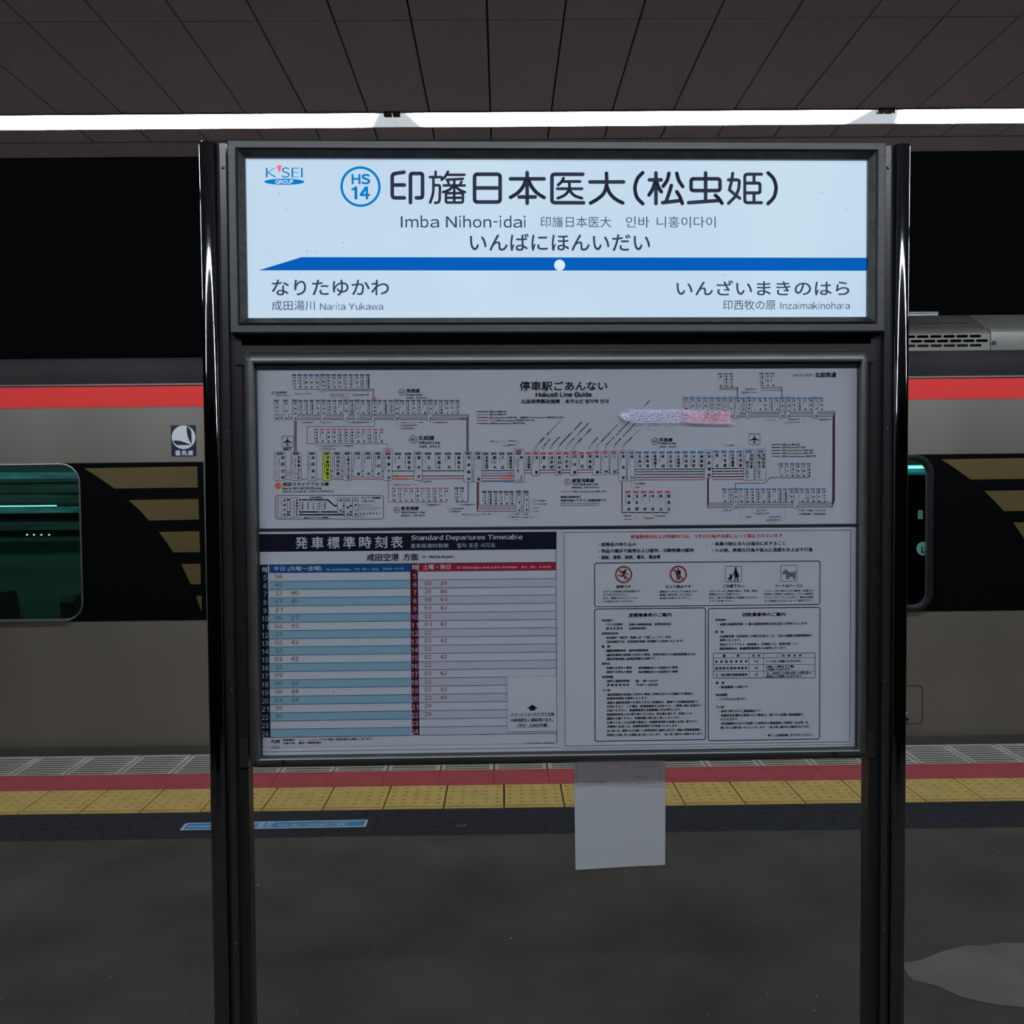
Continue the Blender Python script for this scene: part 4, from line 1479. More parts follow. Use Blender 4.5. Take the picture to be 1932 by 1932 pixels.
RI = [(-127, 'KK72', '三崎口', 'Misakiguchi', 2), (-57, 'KK71', '三浦海岸', 'Miurakaigan', 2), (14, 'KK70', '津久井浜', 'Tsukuihama', 2), (87, 'KK69', '京急長沢', 'Keikyu Nagasawa', 2), (160, 'KK68', 'YRP野比', 'YRP Nobi', 2),
      (232, 'KK67', '京急久里浜', 'Keikyu Kurihama', 2), (302, 'KK66', '北久里浜', 'Kita-Kurihama', 2), (372, 'KK65', '新大津', 'Shin-Otsu', 2), (443, 'KK61', '堀ノ内', 'Horinouchi', 1),
      (512, 'KK60', '県立大学', 'Kenritsudaigaku', 0), (568, 'KK59', '横須賀中央', 'Yokosuka-chuo', 1), (635, 'KK58', '汐入', 'Shioiri', 0), (696, 'KK57', '逸見', 'Hemi', 0), (757, 'KK56', '安針塚', 'Anjinzuka', 0),
      (820, 'KK55', '京急田浦', 'Keikyu Taura', 0), (880, 'KK54', '追浜', 'Oppama', 0), (935, 'KK50', '金沢八景', 'Kanazawa-hakkei', 1), (1004, 'KK49', '金沢文庫', 'Kanazawa-bunko', 1), (1072, 'KK48', '能見台', 'Nokendai', 0),
      (1132, 'KK47', '京急富岡', 'Keikyu Tomioka', 0), (1194, 'KK46', '杉田', 'Sugita', 0), (1255, 'KK45', '屏風浦', 'Byobugaura', 0), (1307, 'KK44', '上大岡', 'Kamiooka', 1), (1376, 'KK43', '弘明寺', 'Gumyoji', 0)]
row_small(Z6, RI, (467, 488), (495, 612), 'bluet', (460, 697), 685)
row_small(Z6, [(258, 'KK64', '浦賀', 'Uraga', 0), (320, 'KK63', '馬堀海岸', 'Maborikaigan', 0), (382, 'KK62', '京急大津', 'Keikyu Otsu', 0)], (198, 216), (225, 350), 'bluet')
row_small(Z6, [(717, 'KK53', '逗子・葉山', 'Zushi-Hayama', 0), (779, 'KK52', '神武寺', 'Jimmuji', 0), (840, 'KK51', '六浦', 'Mutsuura', 0)], (193, 212), (222, 344), 'bluet')
row_small(Z6, [(x, c, n, r, 0) for x, c, n, r in [(932, 'KK21', '港町', 'Minatocho'), (993, 'KK22', '鈴木町', 'Suzukicho'), (1055, 'KK23', '川崎大師', 'Kawasaki-Daishi'), (1115, 'KK24', '東門前', 'Higashi-Monzen'),
                                                  (1177, 'KK25', '大師橋', 'Daishibashi'), (1238, 'KK26', '小島新田', 'Kojimashinden')]], (1192, 1212), (1218, 1342), 'bluet')
RM = [(307, 'KK18', '雑色', 'Zoshiki', 0), (368, 'KK19', '六郷土手', 'Rokugodote', 0), (421, 'KK20', '京急川崎', 'Keikyu Kawasaki', 1), (490, 'KK27', '八丁畷', 'Hatchonawate', 0), (552, 'KK28', '鶴見市場', 'Tsurumi-ichiba', 0),
      (612, 'KK29', '京急鶴見', 'Keikyu Tsurumi', 0), (673, 'KK30', '花月総持寺', 'Kagetsu-sojiji', 0), (733, 'KK31', '生麦', 'Namamugi', 0), (795, 'KK32', '京急新子安', 'Keikyu Shinkoyasu', 0), (857, 'KK33', '子安', 'Koyasu', 0),
      (917, 'KK34', '神奈川新町', 'Kanagawa-shimmachi', 0), (978, 'KK35', '京急東神奈川', 'Keikyu Higashi-kanagawa', 0), (1040, 'KK36', '神奈川', 'Kanagawa', 0), (1092, 'KK37', '横浜', 'Yokohama', 1), (1162, 'KK38', '戸部', 'Tobe', 0),
      (1223, 'KK39', '日ノ出町', 'Hinodecho', 0), (1285, 'KK40', '黄金町', 'Koganecho', 0), (1345, 'KK41', '南太田', 'Minami-ota', 0), (1406, 'KK42', '井土ヶ谷', 'Idogaya', 0)]
row_small(Z6, RM, (1472, 1492), (1500, 1625), 'bluet', (1466, 1697), 1685)

# --- main row, wide columns: (zone, left, right, top, bottom, code, name, romaji, boxed, text bottom)
MAIN = [(3, 280, 402, 1070, 1387, 'KS42', '成田空港', 'Narita Airport Terminal 1', 3, 1370), (3, 460, 577, 1070, 1387, 'KS41', '空港第2ビル', 'Narita Airport Terminal 2・3', 3, 1372),
        (3, 647, 742, 1070, 1387, 'KS43', '成田湯川', 'Narita Yukawa', 1, 1372), (3, 812, 902, 1070, 1387, 'HS14', '印旛日本医大', 'Imba Nihon-idai', 4, 1372),
        (3, 925, 1018, 1070, 1350, 'HS13', '印西牧の原', 'Inzaimakinohara', 1, 1330), (3, 1038, 1132, 1070, 1387, 'HS12', '千葉ニュータウン中央', 'Chiba Newtown Chuo', 1, 1375),
        (3, 1152, 1243, 1070, 1350, 'HS11', '小室', 'Komuro', 1, 1330), (3, 1265, 1353, 1070, 1350, 'HS10', '白井', 'Shiroi', 1, 1330), (3, 1376, 1466, 1070, 1350, 'HS09', '西白井', 'Nishi-Shiroi', 1, 1330),
        (3, 1485, 1580, 1033, 1385, 'HS08', '新鎌ヶ谷', 'Shin-Kamagaya', 1, 1370), (3, 1608, 1678, 1078, 0, 'HS07', '大町', 'Omachi', 0, 1258), (3, 1718, 1790, 1078, 0, 'HS06', '松飛台', 'Matsuhidai', 0, 1258),
        (4, 121, 214, 1068, 1382, 'HS05', '東松戸', 'Higashi-Matsudo', 1, 1365), (4, 242, 312, 1076, 0, 'HS04', '秋山', 'Akiyama', 0, 1258), (4, 353, 422, 1076, 0, 'HS03', '北国分', 'Kita-Kokubun', 0, 1258),
        (4, 463, 532, 1076, 0, 'HS02', '矢切', 'Yagiri', 0, 1258), (4, 573, 642, 1076, 0, 'HS01', '新柴又', 'Shin-Shibamata', 0, 1258), (4, 673, 763, 1067, 1403, 'KS10', '京成高砂', 'Keisei Takasago', 1, 1388),
        (4, 785, 872, 1065, 1403, 'KS09', '青砥', 'Aoto', 1, 1388), (4, 886, 946, 1075, 0, 'KS49', '京成立石', 'Keisei Tateishi', 0, 1258), (4, 974, 1034, 1075, 0, 'KS48', '四ツ木', 'Yotsugi', 0, 1256),
        (4, 1062, 1122, 1075, 0, 'KS47', '八広', 'Yahiro', 0, 1256), (4, 1150, 1210, 1075, 0, 'KS46', '京成曳舟', 'Keisei Hikifune', 0, 1256), (4, 1225, 1340, 1033, 1402, 'A20', '押上', 'Oshiage', 5, 1365),
        (4, 1354, 1410, 1073, 0, 'A19', '本所吾妻橋', 'Honjo-azumabashi', 0, 1255), (4, 1424, 1509, 1058, 1329, 'A18', '浅草', 'Asakusa', 1, 1313), (4, 1523, 1578, 1073, 0, 'A17', '蔵前', 'Kuramae', 0, 1253),
        (4, 1606, 1662, 1073, 0, 'A16', '浅草橋', 'Asakusabashi', 0, 1253), (4, 1678, 1761, 1058, 1327, 'A15', '東日本橋', 'Higashi-nihombashi', 1, 1312), (5, 18, 76, 1070, 0, 'A14', '人形町', 'Ningyocho', 0, 1250),
        (5, 90, 174, 1056, 1325, 'A13', '日本橋', 'Nihombashi', 1, 1312), (5, 188, 245, 1070, 0, 'A12', '宝町', 'Takaracho', 0, 1250), (5, 272, 330, 1070, 0, 'A11', '東銀座', 'Higashi-ginza', 0, 1250),
        (5, 341, 423, 1056, 1325, 'A10', '新橋', 'Shimbashi', 1, 1310), (5, 437, 519, 1056, 1323, 'A09', '大門', 'Daimon', 1, 1310), (5, 532, 614, 1056, 1322, 'A08', '三田', 'Mita', 1, 1308),
        (5, 627, 710, 1053, 1392, 'A07', '泉岳寺', 'Sengakuji', 1, 1374), (5, 724, 804, 1053, 1390, 'KK01', '品川', 'Shinagawa', 1, 1373), (5, 818, 880, 1064, 0, 'KK02', '北品川', 'Kitashinagawa', 0, 1243),
        (5, 903, 965, 1063, 0, 'KK03', '新馬場', 'Shimbamba', 0, 1243), (5, 988, 1050, 1063, 0, 'KK04', '青物横丁', 'Aomono-yokocho', 0, 1243), (5, 1074, 1135, 1063, 0, 'KK05', '鮫洲', 'Samezu', 0, 1243),
        (5, 1159, 1221, 1062, 0, 'KK06', '立会川', 'Tachiaigawa', 0, 1242), (5, 1245, 1306, 1062, 0, 'KK07', '大森海岸', 'Omorikaigan', 0, 1242), (5, 1330, 1392, 1060, 0, 'KK08', '平和島', 'Heiwajima', 0, 1241),
        (5, 1416, 1477, 1060, 0, 'KK09', '大森町', 'Omorimachi', 0, 1240), (5, 1501, 1562, 1060, 0, 'KK10', '梅屋敷', 'Umeyashiki', 0, 1240), (5, 1573, 1659, 1046, 1360, 'KK11', '京急蒲田', 'Keikyu Kamata', 1, 1345),
        (6, 210, 270, 1054, 0, 'KK12', '糀谷', 'Kojiya', 0, 1238), (6, 295, 356, 1054, 0, 'KK13', '大鳥居', 'Otorii', 0, 1236), (6, 381, 441, 1052, 0, 'KK14', '穴守稲荷', 'Anamoriinari', 0, 1236),
        (6, 467, 527, 1052, 0, 'KK15', '天空橋', 'Tenkubashi', 0, 1235), (6, 540, 655, 1040, 1382, 'KK16', '羽田空港', 'Haneda Airport Terminal 3', 6, 1250), (6, 671, 788, 1040, 1380, 'KK17', '羽田空港', 'Haneda Airport Terminal 1・2', 7, 1250)]
ZZ = {3: Z3, 4: Z4, 5: Z5, 6: Z6}
for zi, x0, x1, yt, yb_, code, name, rom, bx, ty in MAIN:
    z = ZZ[zi]
    key = 'blackt' if code[0] in 'HS' or code[:2] == 'KS' else ('redt' if code[0] == 'A' else 'bluet')
    w = x1 - x0
    off = {3: 0, 4: -2, 5: -15, 6: -25}[zi]
    ttop = (1076 if zi < 5 else 1066) + (0 if zi == 3 else -1) if bx else yt
    if zi == 6: ttop = 1054 if not bx else 1052
    if code[0] == 'A' and zi == 4: ttop = 1073
    if code == 'A20': ttop = 1047
    tbot = ttop + 26
    ny = (1115 if zi < 5 else 1102)
    if zi == 6: ny = 1090
    if bx:
        z.box('k', x0, yt, x1, yb_, 12, 3.5, fill='yel' if bx == 4 else 'w', lift=.0010)
        pad = w * .19
        z.r(key, x0 + pad, ttop, x1 - pad, tbot, .0012)
        z.t('w', code, x0 + pad + 6, ttop + 6, x1 - pad - 6, tbot - 6, 0, 1, .0015)
    else:
        z.r(key, x0, ttop, x1, tbot)
        z.t('w', code, x0 + 7, ttop + 6, x1 - 7, tbot - 6, 0, 1, .0008)
    size = 36
    lift = .0015
    if bx in (3, 6, 7):
        xc = x0 + w * .76
    elif bx == 5:
        xc = x0 + w * .72
    elif bx:
        xc = x0 + w * .62
    else:
        xc = x0 + w * .68
    a = z.c(xc, ny); b = z.c(xc, ty)
    z.sh.vtext('k', name, a[0], a[1], b[1], size / z.s, .042, lift)
    rl = min(len(rom) * 12.5, ty - ny)
    if bx in (3, 6, 7): rl = 250
    xr = x0 + (13 if bx else 2)
    a = z.c(xr, ny); b = z.c(xr + (13 if bx in (3, 6, 7) else 11), ny + rl)
    z.sh.down('k', rom, a[0], b[0], a[1], b[1], .065, lift)
    if bx == 3:
        s = '(第1ターミナル)' if code == 'KS42' else '(第2・第3ターミナル)'
        a = z.c(x0 + w * .42, ny + 6); b = z.c(0, 1365)
        z.sh.vtext('red', s, a[0], a[1], b[1], 21 / z.s, .03, lift)
    if bx in (6, 7):
        s = '第3ターミナル' if bx == 6 else '第1・第2ターミナル'
        a = z.c(x0 + w * .38, 1170 if bx == 6 else 1092); b = z.c(0, 1360)
        z.sh.vtext('k', s, a[0], a[1], b[1], 30 / z.s, .035, lift)
    if bx == 5:
        a = z.c(x0 + w * .40, 1118); b = z.c(0, 1300)
        z.sh.vtext('k', '(スカイツリー前)', a[0], a[1], b[1], 22 / z.s, .03, lift)
        z.r(key, x0 + 22, 1047, x1 - 32, 1071, .0012)
        z.r('blackt', x0 + 22, 1076, x1 - 32, 1100, .0012)
        z.t('w', 'KS45', x0 + 28, 1081, x1 - 38, 1095, 0, 1, .0015)
        a = z.c(xc, 1350)
        z.t('k', 'SKYTREE', x0 + 12, 1378, x1 - 12, 1388, .02, 1, lift)
Z3.r('pinkt', 1498, 1045, 1562, 1070, .0012)
Z3.t('w', 'SL11', 1506, 1050, 1554, 1064, 0, 1, .0015)

# --- lines ------------------------------------------------------------
L3, L4, L5, L6 = Z3.l, Z4.l, Z5.l, Z6.l
L3('k', [(495, 378), (1378, 378), (1378, 470)], 5)
L3('purp', [(840, 395), (1368, 395), (1368, 470)], 4)
L3('gry', [(875, 388), (1378, 388)], 3)
for x in (560, 622, 685, 748): Z3.dot(x + 3, 378, 5, 2)
for x in (875, 938, 1000, 1062, 1125, 1187, 1250, 1312): Z3.dot(x + 3, 390, 4, 1)
for yy, c_, w_ in ((659, 'k', 6), (672, 'purp', 3), (683, 'crim', 3), (695, 'dred', 5), (710, 'k', 6)):
    L3(c_, [(500, yy), (2418, yy)], w_)
    if yy != 672: L3('k', [(330, yy), (478, yy)], 4)
for x, cd_, nm, rm_, bx in RB:
    if not bx:
        Z3.dot(x + 26, 659, 5, 2)
        if int(cd_[2:]) % 3: Z3.dot(x + 26, 680, 4, 1)
for xx, c_, w_ in ((722, 'k', 7), (713, 'dred', 6), (704, 'k', 4)):
    L4(c_, [(xx, 659 if xx == 722 else 690), (xx, 1067)], w_)
L4('purp', [(630, 700), (690, 700)], 16)
for xx, c_ in ((500, 'k'), (508, 'gry'), (515, 'dred'), (522, 'k')):
    L3(c_, [(xx, 722), (xx, 1070)], 5)
L3('crim', [(1385, 725), (1385, 790), (641, 790), (641, 978), (1530, 978), (1530, 1035)], 5)
for k in range(12): Z3.dot(740 + k * 66, 978, 6, 2, 'crim')
for yy in (1276, 1296, 1312, 1330): L3('k', [(402, yy), (460, yy)], 3.5)
L3('red', [(402, 1370), (1490, 1370)], 8)
L3('k', [(902, 1279), (1820, 1279)], 9)
L3('dred', [(902, 1338), (1490, 1338)], 8)
L3('dred', [(1575, 1336), (1825, 1336)], 9)
L3('red', [(1575, 1366), (1825, 1366)], 9)
Z3.r('red', 1600, 1328, 1640, 1345, .0007); Z3.r('org', 1600, 1358, 1745, 1376, .0007)
L4('k', [(214, 1278), (675, 1276)], 9)
L4('dred', [(214, 1336), (675, 1334)], 9)
L4('red', [(214, 1366), (675, 1363)], 9)
for x in (1645, 1755): Z3.dot(x, 1279, 9, 3)
for x in (279, 389, 499, 609): Z4.dot(x, 1277, 9, 3)
for yy in (1275, 1305, 1333, 1362, 1392): L4('k' if yy in (1275, 1392) else 'dred', [(762, yy), (786, yy)], 8)
L4('k', [(872, 1275), (1228, 1274)], 9)
L4('purp', [(872, 1305), (1228, 1304)], 8)
L4('dred', [(872, 1333), (1228, 1332)], 9)
L4('red', [(872, 1362), (1228, 1361)], 9)
L4('k', [(872, 1392), (1228, 1391)], 9)
for x in (917, 1005, 1092, 1180): Z4.dot(x, 1275, 9, 3)
Z4.r('pinkt', 1160, 1296, 1210, 1312, .0007); Z4.r('redt', 1160, 1324, 1210, 1341, .0007)
Z4.r('org', 1070, 1353, 1210, 1371, .0007); Z4.r('bluet', 1115, 1383, 1210, 1401, .0007)
L4('dred', [(1340, 1272), (1850, 1269)], 9); L4('red', [(1340, 1301), (1850, 1298)], 9)
L5('dred', [(174, 1269), (345, 1268)], 9); L5('red', [(174, 1298), (345, 1297)], 9); L5('dred', [(0, 1270), (92, 1269)], 9); L5('red', [(0, 1299), (92, 1298)], 9)
for x in (1381, 1551, 1635): Z4.dot(x, 1272, 9, 3)
for x in (46, 215, 300): Z5.dot(x, 1269, 9, 3)
for a_, b_2 in ((423, 438), (519, 534), (614, 628), (710, 726)):
    for yy in (1268, 1296): L5('k', [(a_, yy), (b_2, yy)], 9)
for yy in (1322, 1350, 1378): L5('k', [(710, yy), (726, yy)], 8)
for yy, c_ in ((1262, 'k'), (1290, 'k'), (1319, 'k'), (1350, 'k'), (1379, 'red')):
    L5(c_, [(804, yy), (1575, yy - 3)], 9)
for i, x in enumerate((849, 934, 1019, 1104, 1188, 1274, 1360, 1445, 1530)):
    Z5.dot(x, 1261, 9, 3)
    if i in (4, 6): Z5.dot(x, 1289, 9, 3)
    if i in (2, 6): Z5.dot(x, 1318, 9, 3)
Z5.dot(1019, 1290, 9, 3)
for yy, s in ((1290, '急行'), (1320, '特急'), (1350, '快特'), (1379, '快特')):
    Z5.r('redt' if yy == 1320 else 'gry', 858, yy - 9, 902, yy + 9, .0007)
    Z5.t('w', s, 862, yy - 6, 898, yy + 6, 0, 1, .001)
for yy, c_ in ((1253, 'k'), (1283, 'k'), (1313, 'dred'), (1343, 'k'), (1373, 'red')):
    L6(c_, [(196, yy), (542, yy - 2)], 10)
for x in (238, 323, 408, 495):
    for yy in (1253, 1283, 1312): Z6.dot(x, yy, 9, 3)
for yy in (1250, 1279, 1309, 1339, 1368): L6('k', [(655, yy), (672, yy)], 8)
# lower sheet part
for xx, c_ in ((145, 'k'), (151, 'dred'), (157, 'k')):
    L6(c_, [(xx, 1362), (xx, 1632 + (160 - xx) * 3.4)], 6)
for i, yy in enumerate((1632, 1650, 1668, 1685)):
    L6(('k', 'k', 'dred', 'k')[i], [(145 + (3 - i) * 4, yy + 2), (1536, yy - 8)], 5)
for x, cd_, nm, rm_, bx in RM:
    if not bx: Z6.dot(x + 26, 1632 - x * .004, 5, 2)
for i, xx in enumerate((1530, 1538, 1545, 1551)):
    L6(('k', 'k', 'dred', 'k')[i], [(xx, 622 + (1551 - xx) * 2.6), (xx - 4, 1600 + (1551 - xx) * 2.5), (xx - 14, 1642 + (1551 - xx) * 1.6)], 6)
for i, yy in enumerate((625, 641, 658, 676)):
    L6(('k', 'k', 'dred', 'k')[i], [(500, yy + 6), (1551 - i * 6, yy)], 5)
for x, cd_, nm, rm_, bx in RI[9:]:
    if not bx: Z6.dot(x + 26, 629, 5, 2)
for yy in (358, 370, 383): L6('k' if yy != 383 else 'dred', [(275, yy), (475, yy)], 4)
L6('k', [(475, 356), (475, 460)], 8)
for yy in (353, 368, 390): L6('k' if yy != 390 else 'dred', [(735, yy), (966, yy)], 4)
L6('k', [(966, 351), (966, 460)], 8)
L6('k', [(1268, 1353), (840, 1353), (780, 1415), (453, 1417), (453, 1468)], 6)
for k in range(5): Z6.dot(955 + k * 61, 1353, 6, 2)
# Asakusa branch, Shin-Keisei, Kanamachi, Ueno
L5('dred', [(664, 1392), (664, 1738), (1172, 1738)], 11)
for k in range(6): Z5.dot(729 + k * 88.5, 1738, 9, 3)
L4('crim', [(-161, 1385), (-161, 1625), (480, 1623)], 5)
for k in range(10): Z4.dot(-98 + k * 64.3, 1624, 6, 2, 'crim')
L4('k', [(722, 1403), (722, 1620), (590, 1620)], 8)
for xx, c_ in ((820, 'k'), (826, 'dred'), (832, 'red'), (839, 'k')):
    L4(c_, [(xx, 1403), (xx, 1727 - (xx - 820) * 3.4)], 6)
for yy, c_ in ((1660, 'k'), (1678, 'purp'), (1693, 'dred'), (1710, 'red'), (1727, 'k')):
    L4(c_, [(838 - (yy - 1660) * .27, yy), (1252, yy)], 5)
    L4('k', [(1308, yy), (1333, yy)], 4)
for k in range(6): Z4.dot(903 + k * 60, 1660, 5, 2)
# --- headings, names of lines -------------------------------------------------
def TX(z, s, x0, y0, x1, y1, b=.035): z.t('k', s, x0, y0, x1, y1, b)
mp.text('k', '停車駅ごあんない', 980.3, 719.3, 1145.6, 737.2, .014)
mp.text('k', 'Hokusō Line Guide', 1010.6, 739.6, 1116.4, 749, .035)
mp.text('k', '北总线停靠站指南', 982.9, 753, 1056.2, 761.2, .02)
mp.text('k', '호쿠소선 정차역 안내', 1066.3, 753, 1148, 761.2, .02)
Z6.sh.text('k', 'HO<SO', *Z6.c(1085, 206), *Z6.c(1290, 236), 0, .0009, 2, .6)
TX(Z6, '北総鉄道', 1330, 188, 1568, 246, .03)
Z3.circ(1688, 410, 36, 5, 'KS')
TX(Z4, '京成線', 38, 370, 187, 418); TX(Z4, 'Keisei Line', 38, 425, 215, 450); TX(Z4, '京成线　게이세이선', 40, 462, 262, 485, .02)
Z4.circ(113, 932, 44, 6, 'HS')
TX(Z4, '北総線', 170, 888, 347, 940, .03); TX(Z4, 'Hokusō Line', 172, 948, 412, 982); TX(Z4, '北总线　호쿠소선', 175, 995, 405, 1023, .02)
Z5.circ(62, 1403, 35, 6, 'A')
TX(Z5, '都営浅草線', 110, 1363, 358, 1408); TX(Z5, 'Toei Asakusa Line', 110, 1411, 400, 1438); TX(Z5, '都营浅草线　도에이 아사쿠사선', 110, 1450, 415, 1473, .02)
L5('red', [(-14, 1508), (105, 1508)], 7); TX(Z5, '快特 Limited Express 快特 쾌특', 118, 1498, 490, 1518)
TX(Z5, '都営浅草線内は', -14, 1553, 208, 1580); TX(Z5, '快特を除いてすべて各駅停車です', -14, 1590, 497, 1618)
TX(Z5, 'Trains except for Airport Limited Express,', -14, 1630, 415, 1645); TX(Z5, 'Stop at every station on the Asakusa Line.', -14, 1651, 417, 1667)
Z5.circ(1028, 952, 38, 6, 'KK')
TX(Z5, '京急線', 1075, 912, 1223, 957); TX(Z5, 'Keikyū Line', 1075, 960, 1262, 990); TX(Z5, '京急线　게이큐선', 1077, 1002, 1263, 1024, .02)
Z3.circ(1630, 1710, 36, 5, 'SL')
TX(Z4, '新京成線', -20, 1670, 175, 1715); TX(Z4, 'Shin-Keisei  Line', -20, 1720, 245, 1747); TX(Z4, '新京成线　신케이세이선', -20, 1760, 243, 1783, .02)
Z3.circ(263, 418, 17, 3, 'SR')
TX(Z3, '芝山鉄道線', 290, 400, 417, 422); TX(Z3, 'Shibayama Railway Line', 290, 428, 428, 440); TX(Z3, '芝山铁道线　시바야마철도선', 290, 446, 455, 456, .02)
a = Z3.c(322, 1442); mp.disc('org', a[0], a[1], 37 / 5.8545, .0006, 32)
TX(Z3, '成田スカイアクセス線', 370, 1403, 882, 1447); TX(Z3, 'Narita SKY ACCESS Line', 370, 1456, 802, 1484, .04); TX(Z3, '成田 SKY ACCESS 线　나리타 스카이액세스선', 370, 1493, 930, 1519, .02)
# legends
for yy, c_, s, x1_ in ((624, 'k', '普通 Local 慢车 보통', 1148), (657, 'purp', '快速 Rapid 快速 쾌속', 1148), (690, 'dred', '特急 Limited Express 特急 특급 ・ 通勤特急 Commuter Express 通勤特急 통근특급', 1775),
                     (722, 'red', 'アクセス特急 Access Express 机场特急 액세스특급', 1455), (755, 'k', '快速特急 Limited Express 快特 쾌속특급', 1352)):
    L4(c_, [(816, yy), (940, yy)], 9)
    TX(Z4, s, 952, yy - 12, x1_, yy + 11, .03)
for yy, c_, s, x1_ in ((988, 'k', '普通 Local 普通 보통', 1163), (1020, 'k', '急行 Express 急行 급행', 1222), (1053, 'k', '特急 Limited Express 特急 특급', 1312),
                     (1085, 'k', '快特 Limited Express 快特 쾌특', 1312), (1118, 'red', '快特 Limited Express 快特 쾌특', 1348)):
    L6(c_, [(852, yy), (952, yy)], 9)
    TX(Z6, s, 965, yy - 12, x1_, yy + 11, .03)
# airport marks
PL = [(0, -1), (.11, -.88), (.12, -.35), (1, .18), (1, .42), (.13, .12), (.10, .62), (.38, .85), (.38, 1), (0, .88)]
PL = PL + [(-x, y) for x, y in PL[::-1]]
for z, x0, y0, x1, y1 in ((Z3, 362, 895, 487, 1015), (Z6, 602, 868, 725, 989)):
    z.box('k', x0, y0, x1, y1, 14, 4.5)
    cx, cy = (x0 + x1) / 2, (y0 + y1) / 2
    hw = (x1 - x0) * .37
    R_ = [p for p in PL[:10]]
    mp.poly('k', [z.c(cx + x * hw, cy + y * hw) for x, y in PL])
TX(Z3, 'NRT', 378, 1022, 473, 1055, .04)
# inset
Z3.box('k', 291, 1549, 1484, 1811, 26, 5)
L3('k', [(415, 1598), (868, 1598), (945, 1665), (1140, 1665)], 15)
L3('k', [(415, 1732), (1140, 1732)], 15); L3('k', [(415, 1763), (1140, 1763)], 15)
for x0, x1, y1, nm, rm_, col in ((312, 420, 1790, '成田空港', 'Narita Airport Terminal 1', '(第1ターミナル)'), (450, 557, 1790, '空港第2ビル', 'Narita Airport Terminal 2・3', '(第2・第3ターミナル)'),
                               (975, 1038, 1745, '青砥', 'Aoto', ''), (1053, 1114, 1788, '日暮里', 'Nippori', ''), (1139, 1202, 1788, '京成上野', 'Keisei Ueno', '')):
    Z3.box('k', x0, 1574, x1, y1, 7, 4, fill='w', lift=.0010)
    a = Z3.c(x0 + (x1 - x0) * (.74 if col else .62), 1590); b = Z3.c(0, y1 - 14)
    mp.vtext('k', nm, a[0], a[1], b[1], 27 / 5.85, .04, .0014)
    a = Z3.c(x0 + 8, 1588); b = Z3.c(x0 + 17, 1588 + (180 if col else len(rm_) * 10)); mp.down('k', rm_, a[0], b[0], a[1], b[1], .03, .0014)
    if col:
        a = Z3.c(x0 + (x1 - x0) * .42, 1590); b = Z3.c(0, 1775); mp.vtext('red', col, a[0], a[1], b[1], 16 / 5.85, .03, .0014)
for x, nm in ((588, '京成成田'), (650, '京成佐倉'), (710, '八千代台'), (775, '新鎌ヶ谷'), (836, '京成船橋')):
    y0, y1 = (1620, 1705) if x != 775 else (1632, 1738)
    if x == 775: Z3.box('k', 757, 1622, 800, 1742, 5, 3, fill='w', lift=.0010)
    a = Z3.c(x + 2, y0); b = Z3.c(0, y1); mp.vtext('k', nm, a[0], a[1], b[1], 19 / 5.85, .04, .0014)
    if x != 775: Z3.dot(x, 1598, 7, 2)
TX(Z3, '京成本線経由', 668, 1562, 808, 1582); TX(Z3, '成田スカイアクセス線経由', 605, 1784, 878, 1804)
TX(Z3, 'ライナー停車駅', 1243, 1563, 1453, 1589); TX(Z3, 'ごあんない', 1243, 1599, 1393, 1623); TX(Z3, 'モーニング・', 1212, 1648, 1360, 1668); TX(Z3, 'イブニングライナー', 1212, 1679, 1460, 1699)
TX(Z3, 'Morning・Evening Liner', 1212, 1706, 1400, 1716, .02); TX(Z3, 'スカイライナー', 1212, 1739, 1462, 1764); TX(Z3, 'Skyliner', 1212, 1774, 1290, 1788, .03)
# transfers
def note(z, s, x0, y0, x1, h=15, sub=None, br=None, mark='n'):
    if mark: z.box('k', x0 - 24, y0, x0 - 8, y0 + 16, 4, 2)
    TX(z, s, x0, y0, x1, y0 + h)
    if sub: TX(z, sub, x0 + 2, y0 + h + 4, x0 + (x1 - x0) * .62, y0 + h + 12, .01)
    if br: z.l('gry', br, 2.5, .0005)
note(Z3, 'JR成田線', 595, 735, 710, 14, 'JR Narita Line', [(508, 725), (525, 745), (555, 745)])
note(Z3, '山万ユーカリが丘線', 810, 735, 905, 14, 'Yamaman Line', [(945, 725), (945, 745), (925, 745)])
note(Z3, '東葉高速線(東葉勝田台)', 1130, 735, 1335, 14, 'Toyo Rapid Line', [(1070, 725), (1085, 745), (1105, 745)])
note(Z3, '千葉都市モノレール(千葉中央)', 500, 420, 690, 11, 'Chiba Monorail', None, None)
Z3.box('red', 893, 425, 1100, 468, 4, 2.5); TX(Z3, '京成千葉(千葉)方面', 900, 436, 1045, 450); TX(Z3, 'For Chiba', 915, 456, 1090, 464, .01)
note(Z3, 'JR総武本線(幕張本郷)', 1140, 433, 1325, 13, 'JR Sobu Line', [(1312, 400), (1312, 440)], None)
note(Z3, '東武アーバンパークライン(船橋)', 1690, 737, 1920, 13, 'Tobu Line', [(1630, 725), (1630, 815), (1650, 815)]); note(Z3, 'JR総武線(船橋)', 1690, 770, 1862, 13, 'JR Sobu Line'); note(Z3, 'JR京葉線(船橋)', 1690, 803, 1832, 13, 'JR Line')
note(Z4, '都営新宿線(本八幡)', 355, 735, 498, 13, 'Toei Shinjuku Line', [(300, 725), (310, 745), (325, 745)])
